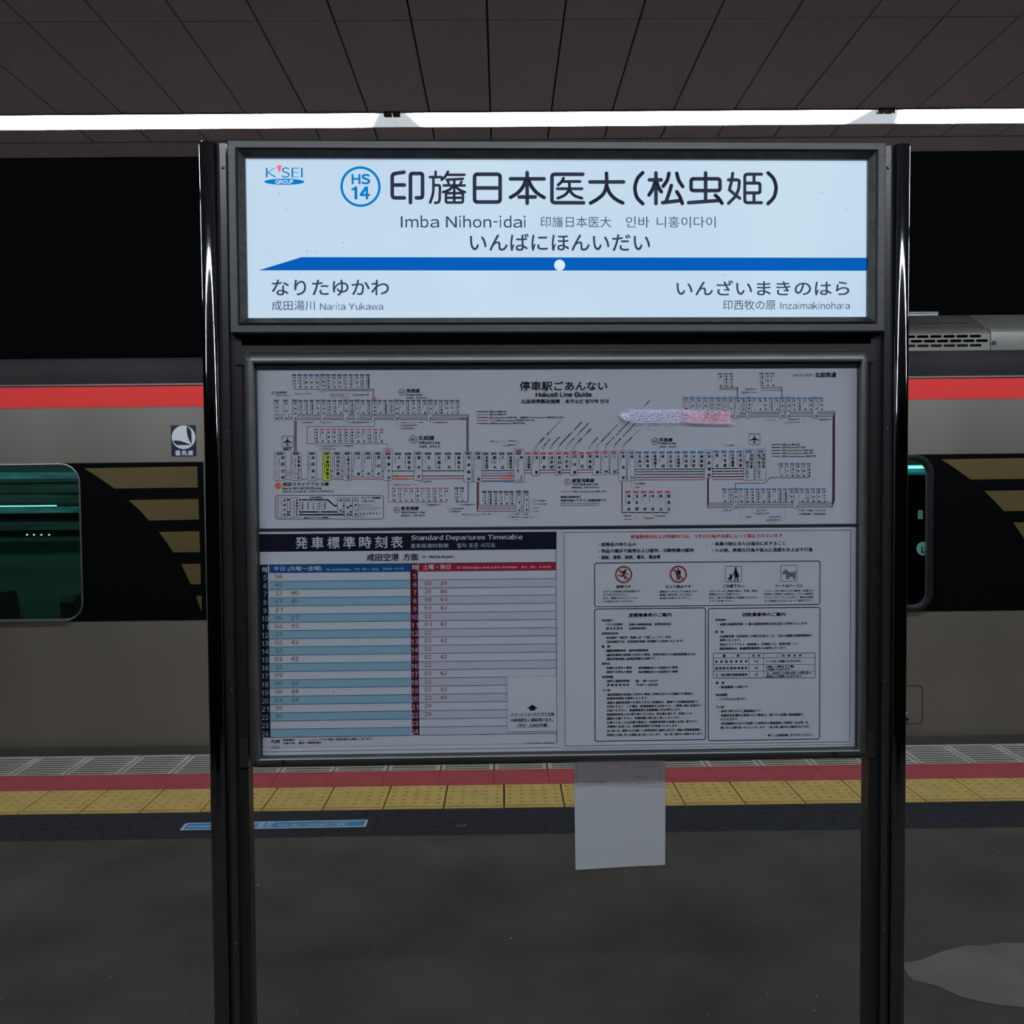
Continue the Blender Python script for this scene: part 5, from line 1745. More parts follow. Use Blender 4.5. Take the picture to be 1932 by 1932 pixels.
note(Z3, 'JR総武線(津田沼)', 800, 998, 992, 13, 'JR Sobu Line', [(742, 985), (742, 1005), (775, 1005)]); note(Z3, 'JR京葉線(新習志野)', 800, 1032, 962, 13, 'JR Line'); note(Z3, '東葉高速線', 1062, 994, 1152, 13, 'Toyo Rapid', [(1005, 985), (1005, 1005), (1030, 1005)])
note(Z3, '東武アーバンパークライン', 1608, 1422, 1875, 13, 'Tobu Urban Park Line', [(1555, 1390), (1555, 1432), (1580, 1432)])
note(Z4, 'JR武蔵野線', 228, 1388, 320, 13, 'JR Musashino Line', [(168, 1385), (168, 1398), (195, 1398)])
note(Z4, '東武スカイツリーライン・半蔵門線', 965, 942, 1225, 14, 'Tobu Skytree Line', None, None); note(Z4, 'メトロ半蔵門線', 1105, 985, 1228, 14, 'Hanzomon Line', [(1281, 1030), (1281, 952), (1250, 952)], None)
for yy in (952, 992):
    a = Z4.c(1243, yy); mp.ring('k', a[0], a[1], 1.9, .5)
note(Z4, 'JR武蔵野線(新八柱)', 275, 1646, 422, 14, 'JR Musashino Line', [(220, 1628), (220, 1656), (245, 1656)])
note(Z4, 'JR常磐線', 535, 1688, 675, 14, 'JR Joban Line', [(480, 1628), (480, 1700), (505, 1700)]); note(Z4, 'JR武蔵野線 JR線', 535, 1718, 645, 14, 'JR Line')
note(Z4, 'JR常磐線(金町)', 650, 1642, 805, 14, 'JR Joban Line', [(595, 1625), (595, 1652), (615, 1652)])
note(Z4, '東武スカイツリーライン(牛田・堀切)', 655, 1752, 985, 14, 'Tobu Skytree Line', [(1023, 1665), (1023, 1758), (1000, 1758)], None)
note(Z4, 'メトロ千代田線', 1200, 1750, 1282, 14, None, [(1143, 1730), (1143, 1798), (1165, 1798)]); note(Z4, '都電荒川線', 1200, 1782, 1282, 14); note(Z4, 'さくらトラム', 1200, 1815, 1275, 10, None, None, None)
note(Z4, 'JR線', 1345, 1750, 1385, 14, None, [(1293, 1738), (1293, 1795), (1310, 1795)]); note(Z4, '日暮里・舎人ライナー', 1345, 1785, 1495, 13)
for i, (yy, s, x1_) in enumerate(((1600, 'メトロ銀座線', 1575), (1638, 'メトロ日比谷線', 1590), (1680, 'JR線(上野)', 1503), (1718, '京成バス', 1515))):
    note(Z4, s, 1468, yy, x1_, 13)
L4('gry', [(1390, 1725), (1412, 1725), (1412, 1607), (1435, 1607)], 2.5)
note(Z5, 'JR線・東海道新幹線', 820, 1410, 918, 22, None, [(765, 1392), (765, 1460), (785, 1460)]); note(Z5, 'JR線', 820, 1452, 855, 18)
note(Z5, '東急池上線', 680, 1768, 765, 14, None, [(816, 1742), (816, 1815), (795, 1815)], None); note(Z5, 'JR山手線', 690, 1808, 765, 14, None, None, None)
note(Z5, '東急大井町線', 925, 1792, 1005, 16, 'Togoshi-koen', [(905, 1742), (905, 1795)]); note(Z5, '東急大井町線(中延)', 1047, 1768, 1147, 16, None, [(993, 1742), (993, 1777), (1015, 1777)])
note(Z6, '東京モノレール', 322, 988, 365, 14, None, [(496, 1040), (496, 1000), (475, 1000)], None); TX(Z6, '(天空橋)', 368, 990, 440, 1004)
note(Z6, 'JR横須賀線(逗子)', 562, 368, 690, 14, 'JR Line', [(735, 390), (735, 415), (720, 415)], None); note(Z6, 'JR湘南新宿ライン(逗子)', 517, 405, 690, 14, 'JR Shonan Line', None, None)
note(Z6, 'シーサイドライン', 795, 708, 905, 12, 'Seaside Line', [(962, 698), (948, 715)], None); note(Z6, 'JR根岸線(新杉田)', 1040, 702, 1165, 14, 'JR Line', [(1214, 695), (1214, 745), (1198, 745)], None)
note(Z6, 'シーサイドライン(新杉田)', 985, 736, 1165, 14, 'Seaside Line', None, None); note(Z6, '横浜市営地下鉄線', 1390, 702, 1505, 14, 'Blue Line', [(1335, 695), (1345, 712), (1360, 712)])
note(Z6, 'JR各線(川崎)', 318, 1708, 410, 14, None, [(452, 1697), (440, 1716), (430, 1716)], None)
note(Z6, 'JR南武線', 565, 1778, 630, 14, 'JR Nambu', [(510, 1690), (510, 1785), (535, 1785)], None); note(Z6, 'JR京浜東北線', 685, 1706, 795, 14, 'JR Line', [(630, 1690), (630, 1716), (650, 1716)], None)
note(Z6, 'JR鶴見線 京浜東北線', 685, 1742, 825, 14, 'JR Line'); note(Z6, 'JR京浜東北線(東神奈川)', 820, 1778, 960, 14, 'JR Line', [(998, 1690), (998, 1787), (985, 1787)], None); note(Z6, 'JR横浜線(東神奈川)', 790, 1814, 960, 14, 'JR Line', None, None)
note(Z6, 'JR線', 1175, 1706, 1215, 18, None, [(1120, 1697), (1130, 1715), (1142, 1715)]); note(Z6, '相鉄線', 1258, 1706, 1310, 18); note(Z6, 'みなとみらい線', 1362, 1706, 1450, 18)
note(Z6, '東急東横線 東横線', 1175, 1745, 1285, 18); note(Z6, '横浜市営地下鉄', 1330, 1745, 1450, 18)
# slanted transfer names
SLN = [(4, 1480, 1010, 1765, 715, 'メトロ銀座線 ・ 東武スカイツリーライン'), (4, 1565, 1008, 1633, 935, '都営大江戸線'), (4, 1648, 1008, 1742, 908, 'JR総武線(浅草橋)'), (4, 1735, 1005, 1986, 745, '都営新宿線(馬喰横山) ・ JR総武快速線'),
       (5, 62, 1010, 308, 755, 'メトロ日比谷線 ・ メトロ半蔵門線(水天宮前)'), (5, 148, 1008, 328, 822, 'メトロ銀座線 ・ メトロ東西線'), (5, 318, 1006, 402, 917, 'メトロ日比谷線'), (5, 402, 1006, 622, 778, 'メトロ銀座線 JR各線 ゆりかもめ'),
       (5, 497, 1003, 982, 507, '都営大江戸線 ・ JR山手線 JR京浜東北線(浜松町) ・ 東京モノレール(浜松町)'), (5, 590, 1003, 865, 712, '都営三田線 ・ JR山手線 JR京浜東北線(田町)'), (5, 690, 1003, 865, 832, 'JR山手線(高輪ゲートウェイ)')]
for zi, x0, y0, x1, y1, s in SLN:
    z = ZZ[zi]
    z.sl('k', s, x0, y0, x1, y1, 20)
    a = z.c(x0 - 14, y0 + 14); mp.ring('k', a[0], a[1], 1.9, .5)
    z.l('k', [(x0 - 14, y0 + 28), (x0 - 14, y0 + 50)], 2.5)
mp.build(rm, {k: M[v] for k, v in C.items()}, {'k': 'black_print', 'w': 'white_print'})
# ================================================================ timetable
tt = poster('timetable_poster', 'white train timetable poster with blue and red headed columns, lower left of the display case', 'poster', 488, 1001.5, 1054.5, 1414)
ts = newsheet()
CT = dict(C)
for nm, c in {'hdr': (13, 14, 26), 'hblue': (12, 52, 98), 'hred': (112, 24, 38), 'hdr2': (14, 17, 30), 'dkred': (58, 12, 26), 'teal': (82, 108, 120), 'rose': (116, 114, 126),
              'num': (100, 58, 50), 'num2': (72, 66, 68)}.items():
    M['t_' + nm] = mat('print_' + nm, rgb(*c, k=1 / (.275 if nm in ('teal', 'rose') else .36)), .7, 0, .12); CT[nm] = 't_' + nm


def TV(y):      # row height read at the left edge
    return y


def trect(key, x0, y0, x1, y1, lift=.0004):
    a = P(x0, (y0 + y1) / 2)[0]; b = P(x1, (y0 + y1) / 2)[0]
    t_ = P(500, y0)[1]; w_ = P(500, y1)[1]
    ts.put(key, [(a, w_), (b, w_), (b, t_), (a, t_)], [(0, 1, 2, 3)], lift)


XT0, XH, XM, XN, XT1 = 492.5, 508, 775.6, 790, 1050
trect('k', XT0 - .3, 1007.6, XT1 + .3, 1410.5, .0002)
trect('w', XT0 + .5, 1041.3, XT1 - .7, 1410, .0004)
trect('hdr', XT0, 1008, XT1, 1040.6, .0006)
trect('hblue', XH, 1066.3, XM, 1081.4, .0006)
trect('hdr2', XT0, 1066.3, XH, 1391.2, .0007)
trect('hred', XN, 1066.3, XT1 - .8, 1081.4, .0006)
trect('dkred', XM, 1066.3, XN, 1391.2, .0007)
trect('k', XT0, 1065.2, XT1, 1066.3, .0007)
WK = ['58', '45', '22 40', '07 40', '21', '06 27', '02 42', '22', '02 42', '22', '02 42', '22', '09', '00 32', '08 44', '03 34', '30', '30', '', '']
HD = ['', '00 39', '20 48', '18 41', '03 42', '22', '01 42', '22', '02 42', '22', '02 42', '22', '02 42', '22', '02 42', '22 49', '29', '29', '', '']
for i in range(20):
    y0 = 1081.6 + 15.49 * i; y1 = y0 + 15.49
    if i % 2:
        trect('teal', XH, y0, XM, y1, .0006)
        trect('rose', XN, y0, XT1 - .8, y1, .0006)
    trect('k', XH, y1 - .45, XM, y1 + .45, .0008)
    trect('k', XN, y1 - .45, XT1, y1 + .45, .0008)
    ym = (y0 + y1) / 2 + .6
    h = str(5 + i)

    def tl(key, s, x0, x1, hh, yo=0.0, b=.0):
        a = P(x0, ym)[0]; c_ = P(x1, ym)[0]
        t_ = P(500, ym - hh / 2 + yo)[1]; w_ = P(500, ym + hh / 2 + yo)[1]
        ts.quadtext(key, s, (a, w_), (c_ - a, 0), (0, t_ - w_), b, .0012, 2)
    w_h = 6.2 if len(h) == 1 else 12.2
    tl('w', h, 500.4 - w_h / 2, 500.4 + w_h / 2, 9.4)
    tl('w', h, 782.8 - w_h / 2, 782.8 + w_h / 2, 9.0)
    for lst, xa, xb, wd in ((WK, 518.9, 549.4, 14), (HD, 800.7, 830, 13.4)):
        for j, s in enumerate(lst[i].split()):
            x0 = (xa, xb)[j]
            ky = 'num' if lst is HD or i % 2 == 0 else 'num2'
            tl(ky, s, x0, x0 + wd, 7.6, -1.9, .014)
            tl(ky, 'A', x0 + 2.6, x0 + 4.8, 1.8, 4.1, .03)


def r1(x, y): return 480 + x / 6.44, 990 + y / 6.44
def r2(x, y): return 760 + x / 6.0375, 990 + y / 6.0375
def r3(x, y): return 480 + x / 6.44, 1200 + y / 6.44
def r4(x, y): return 760 + x / 6.0375, 1200 + y / 6.0375


def tz_(f, key, s, x0, y0, x1, y1, b=.03, lift=.0012, res=2):
    a = f(x0, y0); c_ = f(x1, y1)
    ts.text(key, s, a[0], a[1], c_[0], c_[1], b, lift, res)


xs_ = (498, 692, 884, 1077, 1272, 1463, 1655)
for i, ch in enumerate('発車標準時刻表'):
    tz_(r1, 'w', ch, xs_[i], 147 - i * 1.6, xs_[i] + 152, 294 - i * 1.6, .022)
tz_(r2, 'w', 'Standard Departures Timetable', 92, 112, 1365, 186, .03)
tz_(r2, 'w', '发车标准时刻表', 88, 213, 523, 266, .0); tz_(r2, 'w', '발차 표준 시각표', 620, 208, 1053, 262, .0)
tz_(r1, 'k', '成田空港', 1365, 350, 1757, 440, .025); tz_(r2, 'k', '方面', 3, 325, 175, 408, .025); tz_(r2, 'k', 'for  Narita Airport.', 218, 346, 590, 386, .04)
tz_(r1, 'w', '時', 97, 512, 163, 580, .02); tz_(r1, 'w', '平日 (月曜～金曜)', 235, 503, 818, 568, .015); tz_(r1, 'w', 'for weekdays', 875, 526, 1172, 565, .01)
tz_(r1, 'w', '平时（周一～周五）', 1212, 524, 1515, 556, .0); tz_(r1, 'w', '평일(월～금요일)', 1560, 520, 1818, 552, .0)
tz_(r2, 'w', '時', 106, 453, 172, 516, .02); tz_(r2, 'w', '土曜・休日', 228, 450, 543, 510, .025); tz_(r2, 'w', 'for Saturdays and public holidays', 614, 468, 1303, 506, .02)
tz_(r2, 'w', '周六、假日', 1350, 466, 1508, 498, .0); tz_(r2, 'w', '토·공휴일', 1557, 464, 1685, 496, .0)
tz_(r3, 'k', '凡例', 200, 1256, 308, 1304, .03); tz_(r3, 'k', 'Legend', 200, 1320, 288, 1335, .03); tz_(r3, 'k', '凡例 범례', 200, 1348, 308, 1366, .03)
tz_(r3, 'k', '(列車種別)', 342, 1248, 494, 1277, .03); tz_(r3, 'k', '(列車行先)', 342, 1288, 494, 1317, .03)
tz_(r3, 'org', 'A:オレンジ数字：', 540, 1246, 775, 1272, .02); tz_(r3, 'k', 'アクセス特急（成田空港まで各駅にとまります）', 782, 1236, 1430, 1266, .03); tz_(r3, 'k', '無印：成田空港行', 540, 1280, 818, 1310, .03)
tz_(r4, 'k', '2022年11月改正　印旛日本医大', 1408, 1208, 1735, 1226, .02)
ts.disc('k', 629, 1304.5, 1.1, .0012, 7)
ts.build(tt, {k: M[v] for k, v in CT.items()}, {'k': 'black_print', 'w': 'white_print'})

# small card stuck over the timetable (its code square is left out)
card = empty('guide_card', 'small white card with an up arrow, stuck on the lower right of the timetable', 'card', matrix=SIGN_M)
ca = P(957.5, 1380); cb = P(1049.5, 1275.5)
MB().box(ca[0], cb[0], -.0024, -.0016, ca[1], cb[1]).build('card_sheet', M['paper'], card)
MB().box(ca[0] - .0008, cb[0] + .0008, -.0018, -.0013, ca[1] - .0008, cb[1] + .0008).build('card_border', M['c_gry'], card)
cs = Sheet(lambda px, py: P(px, py, -.0024), lambda a, b, l: (a, -.0024 - l, b))


def cz(key, s, x0, y0, x1, y1, b=.03):
    a = r4(x0, y0); c_ = r4(x1, y1)
    cs.text(key, s, a[0], a[1], c_[0], c_[1], b, .0005, 2)


cs.poly('k', [r4(*q) for q in ((1475, 782), (1540, 820), (1508, 822), (1508, 847), (1443, 849), (1443, 824), (1410, 824))], .0004)
cz('k', 'スマートフォンから下り方面', 1226, 872, 1723, 908, .03); cz('k', 'の時刻表をご確認頂けます。', 1226, 935, 1712, 975, .03); cz('k', '（平日・土休日共通）', 1305, 995, 1650, 1036, .03)
for x0, x1, y in ((1224, 1722, 912), (1224, 1718, 971), (1288, 1668, 1040)):
    cs.line('k', [r4(x0, y), r4(x1, y - 3)], .45, .0003)
cs.build(card, {'k': M['ink']}, {'k': 'black_print'})

# ================================================================ rules notice
nt_ = poster('rules_notice_poster', 'white notice poster with four safety pictograms, lower right of the display case', 'poster', 1061.5, 999, 1608, 1408)
ns = newsheet()


def q5(x, y): return 1060 + x / 6.662, 990 + y / 6.662
def q6(x, y): return 1310 + x / 5.8545, 990 + y / 5.8545
def q7(x, y): return 1100 + x / 7.886, 1200 + y / 7.886
def q8(x, y): return 1325 + x / 6.549, 1200 + y / 6.549


def n_(f, key, s, x0, y0, x1, y1, b=.03, res=2):
    a = f(x0, y0); c_ = f(x1, y1)
    ns.text(key, s, a[0], a[1], c_[0], c_[1], b, .0009, res)


def fr_box(x0, y0, x1, y1, w, r=None):
    xa, xb = P(x0, (y0 + y1) / 2)[0], P(x1, (y0 + y1) / 2)[0]
    t_, w_ = P((x0 + x1) / 2, y0)[1], P((x0 + x1) / 2, y1)[1]
    old = ns.pos
    ns.pos = lambda a, b: (a, b)
    if r:
        pts = rrect(xa, w_, xb, t_, r * 1.27e-3, 6)
    else:
        pts = [(xa, w_), (xb, w_), (xb, t_), (xa, t_)]
    ns.line('k', pts, w, .0006, close=True)
    ns.pos = old


fr_box(1065.3, 1002, 1604, 1403.5, .8)
fr_box(1121.8, 1060.3, 1546.8, 1142.5, 1.5, 5)
fr_box(1122.2, 1147.8, 1331, 1396.8, 1.5, 5)
fr_box(1336.2, 1146.8, 1546.5, 1395.8, 1.5, 5)
n_(q5, 'redt', '鉄道敷地内および列車内では、つぎの行為が法律によって禁止されています', 863, 118, 2774, 168, .03)
B_ = .03
n_(q5, 'k', '・危険品の持ち込み', 458, 222, 935, 270, B_)
n_(q5, 'k', '・物品の展示や販売および配布、印刷物等の配布', 458, 299, 1660, 350, B_)
n_(q5, 'k', '・演説、演奏、勧誘、署名、募金等', 458, 382, 1240, 432, B_)
n_(q6, 'k', '・係員の制止または指示に反すること', 193, 186, 1010, 228, B_)
n_(q6, 'k', '・その他、危険な行為や他人に迷惑をおよぼす行為', 193, 255, 1305, 300, B_)
n_(q5, 'k', '危険です', 682, 758, 867, 798, .04); n_(q5, 'k', '立入り禁止です', 1300, 755, 1625, 796, .04)
n_(q6, 'k', 'ご注意下さい', 310, 658, 552, 694, .035); n_(q6, 'k', 'ペットはケースに', 887, 656, 1198, 692, .035)
for i, (s, x1) in enumerate((('かけこみ乗車は大変危険です', 990), ('のでおやめ下さい。', 830), ('また、階段やエスカレーター', 968), ('では走らないで下さい。', 900))):
    n_(q5, 'k', s, 520, 824 + 41.5 * i, x1, 852 + 41.5 * i, .02)
for i, (s, x1) in enumerate((('線路内への立入りは禁止です。', 1715), ('線路に物を落したときは、', 1637), ('係員にお知らせ下さい。', 1612))):
    n_(q5, 'k', s, 1228, 824 + 41 * i, x1, 852 + 41 * i, .02)
for i, (s, x1) in enumerate((('ベビーカーをご使用の際は、転落、滑走、', 702), ('転倒などにご注意下さい。', 517), ('また、他のお客様のご迷惑にならない', 705), ('ようご注意下さい。', 430))):
    n_(q6, 'k', s, 162, 719 + 36.5 * i, x1, 743 + 36.5 * i, .02)
for i, (s, x1) in enumerate((('ペット（犬や猫などの小動物）を連れて', 1313), ('列車をご利用する場合は、ペット専用の', 1313), ('ケース（ゲージ）に入れて、他のお客様', 1313), ('のご迷惑にならないようご注意下さい。', 1308))):
    n_(q6, 'k', s, 772, 716 + 36.5 * i, x1, 740 + 36.5 * i, .02)
# pictograms
for cx, cy in ((776, 624), (1463, 620)):
    a = q5(cx, cy)
    ns.ring('prh', a[0], a[1], 108 / 6.662, 3.0, .0012, 48)
    b1 = q5(cx - 70, cy - 70); b2 = q5(cx + 70, cy + 72)
    ns.line('prh', [b1, b2], 2.6, .0013)
# runner
def limb(f, pts, w, key='pict'):
    ns.line(key, [f(*p) for p in pts], w, .0008, cap=True)
ns.disc('pict', *q5(803, 568), 1.8, .0008, 16)
limb(q5, [(787, 588), (770, 640)], 4.2); limb(q5, [(785, 590), (758, 585), (740, 603)], 1.6); limb(q5, [(795, 592), (810, 612), (828, 624)], 1.6)
limb(q5, [(772, 640), (755, 648), (715, 636)], 2.1); limb(q5, [(776, 638), (800, 652), (786, 683)], 2.1)
# standing man
ns.disc('pict', *q5(1463, 558), 1.7, .0008, 16)
ns.poly('pict', [q5(*p) for p in ((1440, 574), (1488, 574), (1494, 582), (1494, 628), (1486, 630), (1484, 692), (1468, 692), (1466, 636), (1460, 636), (1459, 692), (1444, 692), (1442, 630), (1433, 628), (1433, 582))], .0008)
# stroller
def bq(x0, y0, x1, y1):
    a = q6(x0, y0); b = q6(x1, y1)
    fr_box(a[0], a[1], b[0], b[1], .8, 1.7)
bq(341, 457, 521, 632); bq(953, 449, 1133, 625)
ns.disc('pict', *q6(456, 479), 2.0, .0008, 16)
ns.poly('pict', [q6(*p) for p in ((446, 492), (462, 490), (476, 520), (496, 568), (500, 574), (480, 578), (489, 625), (478, 626), (464, 580), (456, 580), (448, 626), (438, 626), (446, 574), (440, 572), (446, 540), (430, 556), (424, 550), (438, 524))], .0008)
ns.disc('pict', *q6(404, 553), 1.8, .0008, 14)
ns.poly('pict', [q6(*p) for p in ((384, 562), (412, 566), (420, 552), (424, 556), (412, 600), (398, 604), (366, 600), (374, 588), (392, 584), (388, 574))], .0008)
ns.disc('pict', *q6(386, 615), 1.2, .0008, 10); ns.disc('pict', *q6(408, 617), 1.2, .0008, 10)
# dog
ns.poly('dog', [q6(*p) for p in ((967, 530), (1002, 500), (1005, 476), (1015, 494), (1030, 506), (1044, 524), (1098, 524), (1112, 506), (1118, 520), (1116, 600), (1096, 602), (1088, 574), (1048, 576), (1044, 600), (1012, 602), (1010, 548), (992, 540), (984, 553), (972, 548))], .0008)
M['prh'] = mat('prohibit_red', pc(92, 28, 32), .6); M['dog'] = mat('dog_grey', pc(62, 58, 64), .6)
# commuter pass box
n_(q5, 'k', '定期乗車券のご案内', 838, 1108, 1375, 1158, .035)
n_(q5, 'k', '発売箇所', 496, 1187, 637, 1217); n_(q5, 'k', '・パスモ定期券', 535, 1236, 767, 1268); n_(q5, 'k', '当駅の自動券売機、定期券発売所', 843, 1234, 1377, 1266)
n_(q5, 'k', '・磁 気 定 期 券', 535, 1286, 765, 1318); n_(q5, 'k', '定期券発売所', 843, 1286, 1060, 1317); n_(q5, 'k', '定期券発売所', 496, 1350, 711, 1381)
n_(q5, 'k', '・京成高砂・東松戸・新鎌ヶ谷・千葉ニュータウン中央', 535, 1398, 1370, 1432)
for s, x0, y, x1 in (('（京成高砂では、京成高砂発着の定期券のみ発売いたします）', 345, 78, 1488), ('種　類', 276, 156, 402), ('・通勤定期乗車券・通学定期乗車券', 318, 214, 970),
                     ('（通学定期券を新規にお求めの場合、学校が発行する通学証明書または', 340, 274, 1676), ('通学定期券購入兼用証明書が必要です。）', 350, 336, 1130),
                     ('発売日', 278, 412, 402), ('・新規にお求めの場合', 322, 471, 727), ('有効開始日の14日前から発売', 820, 469, 1412), ('・継続でお求めの場合', 322, 532, 727), ('有効開始日の14日前から発売', 824, 530, 1412),
                     ('発売時間', 280, 609, 446), ('・当駅の自動券売機', 325, 668, 690), ('始　発～23:30', 782, 665, 1110), ('・定 期 券 発 売 所', 325, 728, 690), ('7:00～20:00', 792, 723, 1110),
                     ('その他', 285, 806, 406), ('・通学定期券を新規にお求めの場合と学年をまたいで継続する場合は、', 330, 863, 1650), ('定期券発売所で発売いたします。', 350, 924, 966),
                     ('・当駅の自動券売機でお求めできない定期券は、最寄りの定期券発売所で', 330, 983, 1708), ('お求め下さい。この場合、普通乗車券をお求めの上、ご乗車の際に係員まで', 352, 1040, 1756),
                     ('お知らせ下さい。普通乗車券に定期券購入印を押印します。', 352, 1100, 1460), ('定期券発売所のある駅で降りるときは、改札機を通らず、係員のいる', 348, 1158, 1622),
                     ('通路をお通り下さい。定期券購入時に払い戻しいたします。', 350, 1218, 1445), ('お帰りのきっぷが必要な場合は、定期券発売所の係員にお申し出下さい。', 352, 1278, 1715),
                     ('・定期券の払戻しは、定期券発売所でお取扱いいたします。', 333, 1339, 1420), ('・払い戻しは、使用された月数（１箇月未満は１箇月に切上げ）相当の定期旅客運賃と', 333, 1400, 1762),
                     ('手数料とを差し引いた金額を払い戻しいたします。（払い戻し額がない場合もあります）', 352, 1462, 1775)):
    n_(q7, 'k', s, x0, y - 20, x1, y + 20, .045, 1)
# coupon box
n_(q6, 'k', '回数乗車券のご案内', 532, 968, 1003, 1012, .035)
n_(q6, 'k', '発売箇所', 228, 1037, 352, 1063); n_(q6, 'k', '・当駅の自動券売機（一部の回数乗車券は改札窓口で発売いたします）', 258, 1078, 1248, 1109); n_(q6, 'k', '種　類', 228, 1170, 322, 1197)
n_(q6, 'k', '・北総線区間（京成高砂～印旛日本医大）は、下記の3種類の回数乗車券を', 260, 1212, 1298, 1242)
for s, x0, y, x1 in (('発売いたします。', 215, 50, 476), ('・成田スカイアクセス（成田湯川、空港第2ビル、成田空港）への', 195, 99, 1180), ('回数乗車券は、普通回数乗車券のみ発売いたします。', 213, 150, 1040),
                     ('種　　　　類', 252, 243, 460), ('枚　数', 615, 242, 716), ('ご　利　用　条　件', 918, 240, 1226), ('普　通　回　数　乗　車　券', 158, 314, 558), ('11', 643, 313, 686), ('いつでもご利用いただけます。', 785, 310, 1230),
                     ('昼 間 割 引 回 数 乗 車 券', 158, 397, 558), ('15', 645, 396, 690), ('10時～16時までの間、', 790, 376, 1140), ('ご利用いただけます。', 787, 410, 1098),
                     ('土・休日割引回数乗車券', 158, 479, 558), ('15', 645, 478, 690), ('土・休日と12月30日～1月3日の', 788, 457, 1350), ('終日にご利用いただけます。', 788, 494, 1243),
                     ('運　賃', 165, 578, 270), ('・普通運賃の10倍です。', 203, 628, 580), ('有効期間', 165, 726, 306), ('・いずれも3ヵ月です。', 203, 778, 543), ('その他', 168, 877, 270),
                     ('・途中下車されると前途無効です。', 205, 925, 736), ('・券面表示区間外を乗車される場合は、別にその区間の普通運賃を', 205, 974, 1243), ('いただきます。', 222, 1027, 446),
                     ('・有効期間内であれば使用した枚数分の普通運賃と手数料（220円）を', 207, 1074, 1306), ('差し引いた額を払いもどしいたします。（払い戻し額がない場合もあります）', 225, 1124, 1326),
                     ('・詳しくは駅係員におたずねください。', 788, 1222, 1368)):
    n_(q8, 'k', s, x0, y - 17, x1, y + 17, .045, 1)
for x0, x1, y, w in ((136, 1392, 211, .9), (136, 1392, 270, .6), (136, 1392, 353, .6), (136, 1392, 436, .6), (136, 1392, 518, .9)):
    ns.line('k', [q8(x0, y), q8(x1, y - 3)], w, .0006)
for x, w in ((136, .9), (577, .6), (754, .6), (1392, .9)):
    ns.line('k', [q8(x, 213), q8(x, 518)], w, .0006)
for px, py in ((1104, 1363), (1580, 1228.5), (1333.5, 1029.5), (1577, 1365), (1467, 1404.5)):
    ns.disc('k', px, py, 1.0, .001, 6, .7)
NM = {k: M[v] for k, v in C.items()}
NM.update({'prh': M['prh'], 'pict': M['ink'], 'dog': M['dog']})
ns.build(nt_, NM, {'k': 'black_print', 'redt': 'red_print', 'prh': 'prohibition_mark', 'pict': 'pictogram', 'dog': 'dog_pictogram'})

# ================================================================ floor sticker
FK = Sheet(lambda px, py: tuple(hit(px, py, 2, 0).xy), lambda a, b, l: (a, b, l))
fs_ = empty('floor_sticker', 'long blue and white sticker on the dark asphalt strip, partly behind the left post', 'sticker')


def FS(x, y): return 320 + x / 4.954, 1530 + y / 4.954


c1, c2, c3, c4 = [Vector(FK.pos(*FS(*q))) for q in ((92, 182), (1835, 150), (1858, 82), (150, 114))]
x_near = (c1.y + c2.y) / 2; x_far = (c3.y + c4.y) / 2


def FQ(u, v):
    a = c1.lerp(c2, u); b = c4.lerp(c3, u)
    return a.lerp(b, v)


def fpoly(key, pts, lift):
    FK.put(key, [tuple(FQ(u, v)) for u, v in pts], [tuple(range(len(pts)))], lift)


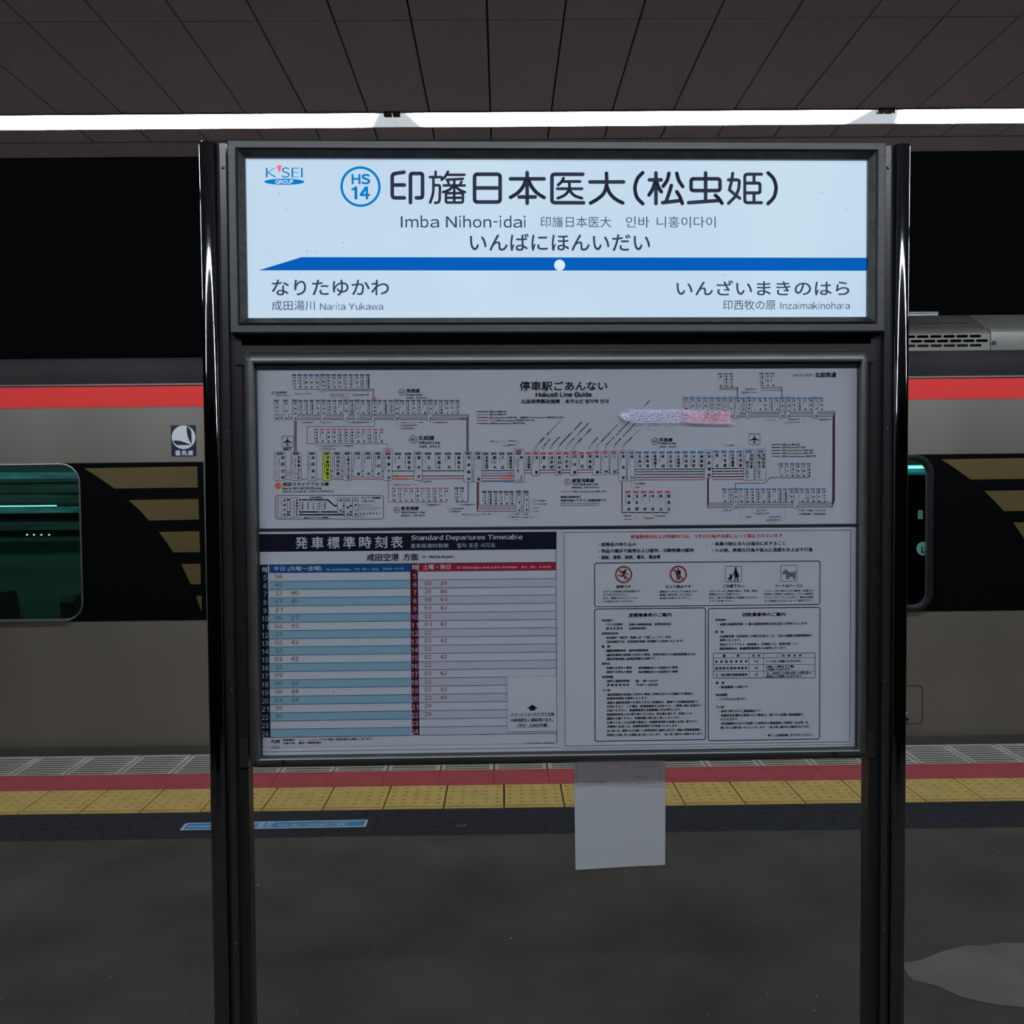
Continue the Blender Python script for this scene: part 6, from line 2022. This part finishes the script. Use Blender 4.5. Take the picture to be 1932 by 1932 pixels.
fpoly('w', [(0, .04), (.004, 0), (.99, 0), (.998, .08), (1, .9), (.992, 1), (.012, 1), (0, .88)], .0006)
fpoly('b', [(.014, .12), (.985, .12), (.989, .88), (.017, .88)], .0010)
fpoly('w', [(.03, .40), (.26, .40), (.26, .52), (.03, .52)], .0014)


def frev(key, s, u0, v0, u1, v1, b=.02):
    # lettering to be read from the train side
    o = FQ(u1, v1); uu = FQ(u0, v1) - o; vv = FQ(u1, v0) - o
    FK.quadtext(key, s, o, uu, vv, b, .0016, 2)


frev('w', '足元', .30, .16, .395, .86, .02)
frev('w', '注意', .405, .16, .49, .86, .02)
frev('w', 'ご乗車になる時は足元にご注意ください', .51, .18, .90, .60, .02)
frev('w', 'Please watch your step', .76, .68, .955, .84, .01)
M['f_w'] = mat('sticker_white2', (.30, .34, .37, 1), .8, 0, .2); M['f_b'] = mat('sticker_blue', (.02, .14, .30, 1), .8, 0, .2)
M['ring_grey'] = mat('ring_grey', (.10, .105, .12, 1), .8, 0, .2)
FK.build(fs_, {'w': M['f_w'], 'b': M['f_b']}, {'w': 'white_print', 'b': 'blue_base'})
# bits of litter and chips on the asphalt
M['bit'] = mat('chip_white', (.45, .45, .43, 1), .8)
bits = MB()
rb = random.Random(5)
for px, py in ((487, 1670), (965, 1770.5), (1424, 1653), (1117, 1693), (1504, 1650), (519, 1591), (512, 1500.5)) + tuple((rb.uniform(0, 1932), rb.uniform(1600, 1925)) for _ in range(46)):
    p = hit(px, py, 2, 0)
    if p.y > Y_STRIP: continue
    r = rb.uniform(.0008, .0022) if px not in (487, 965) else .004
    bits.cyl((p.x, p.y, 0), r, 2, r * .6, 5, r * .6)
tag(bits.build('grit', M['bit']), 'tiny pale chips of grit scattered over the asphalt', 'grit', kind='stuff')
MB_l = MB()
p = hit(871, 1558, 2, 0)
n = 20
ring_o = [(p.x + .022 * math.cos(2 * math.pi * i / n), p.y + .016 * math.sin(2 * math.pi * i / n), .0006) for i in range(n)]
ring_i = [(p.x + .017 * math.cos(2 * math.pi * i / n), p.y + .011 * math.sin(2 * math.pi * i / n), .0006) for i in range(n)]
MB_l.add(ring_o + ring_i, [(i, (i + 1) % n, n + (i + 1) % n, n + i) for i in range(n)])
MB_l.build('ring_stain', M['ring_grey'], floor, fix=False)
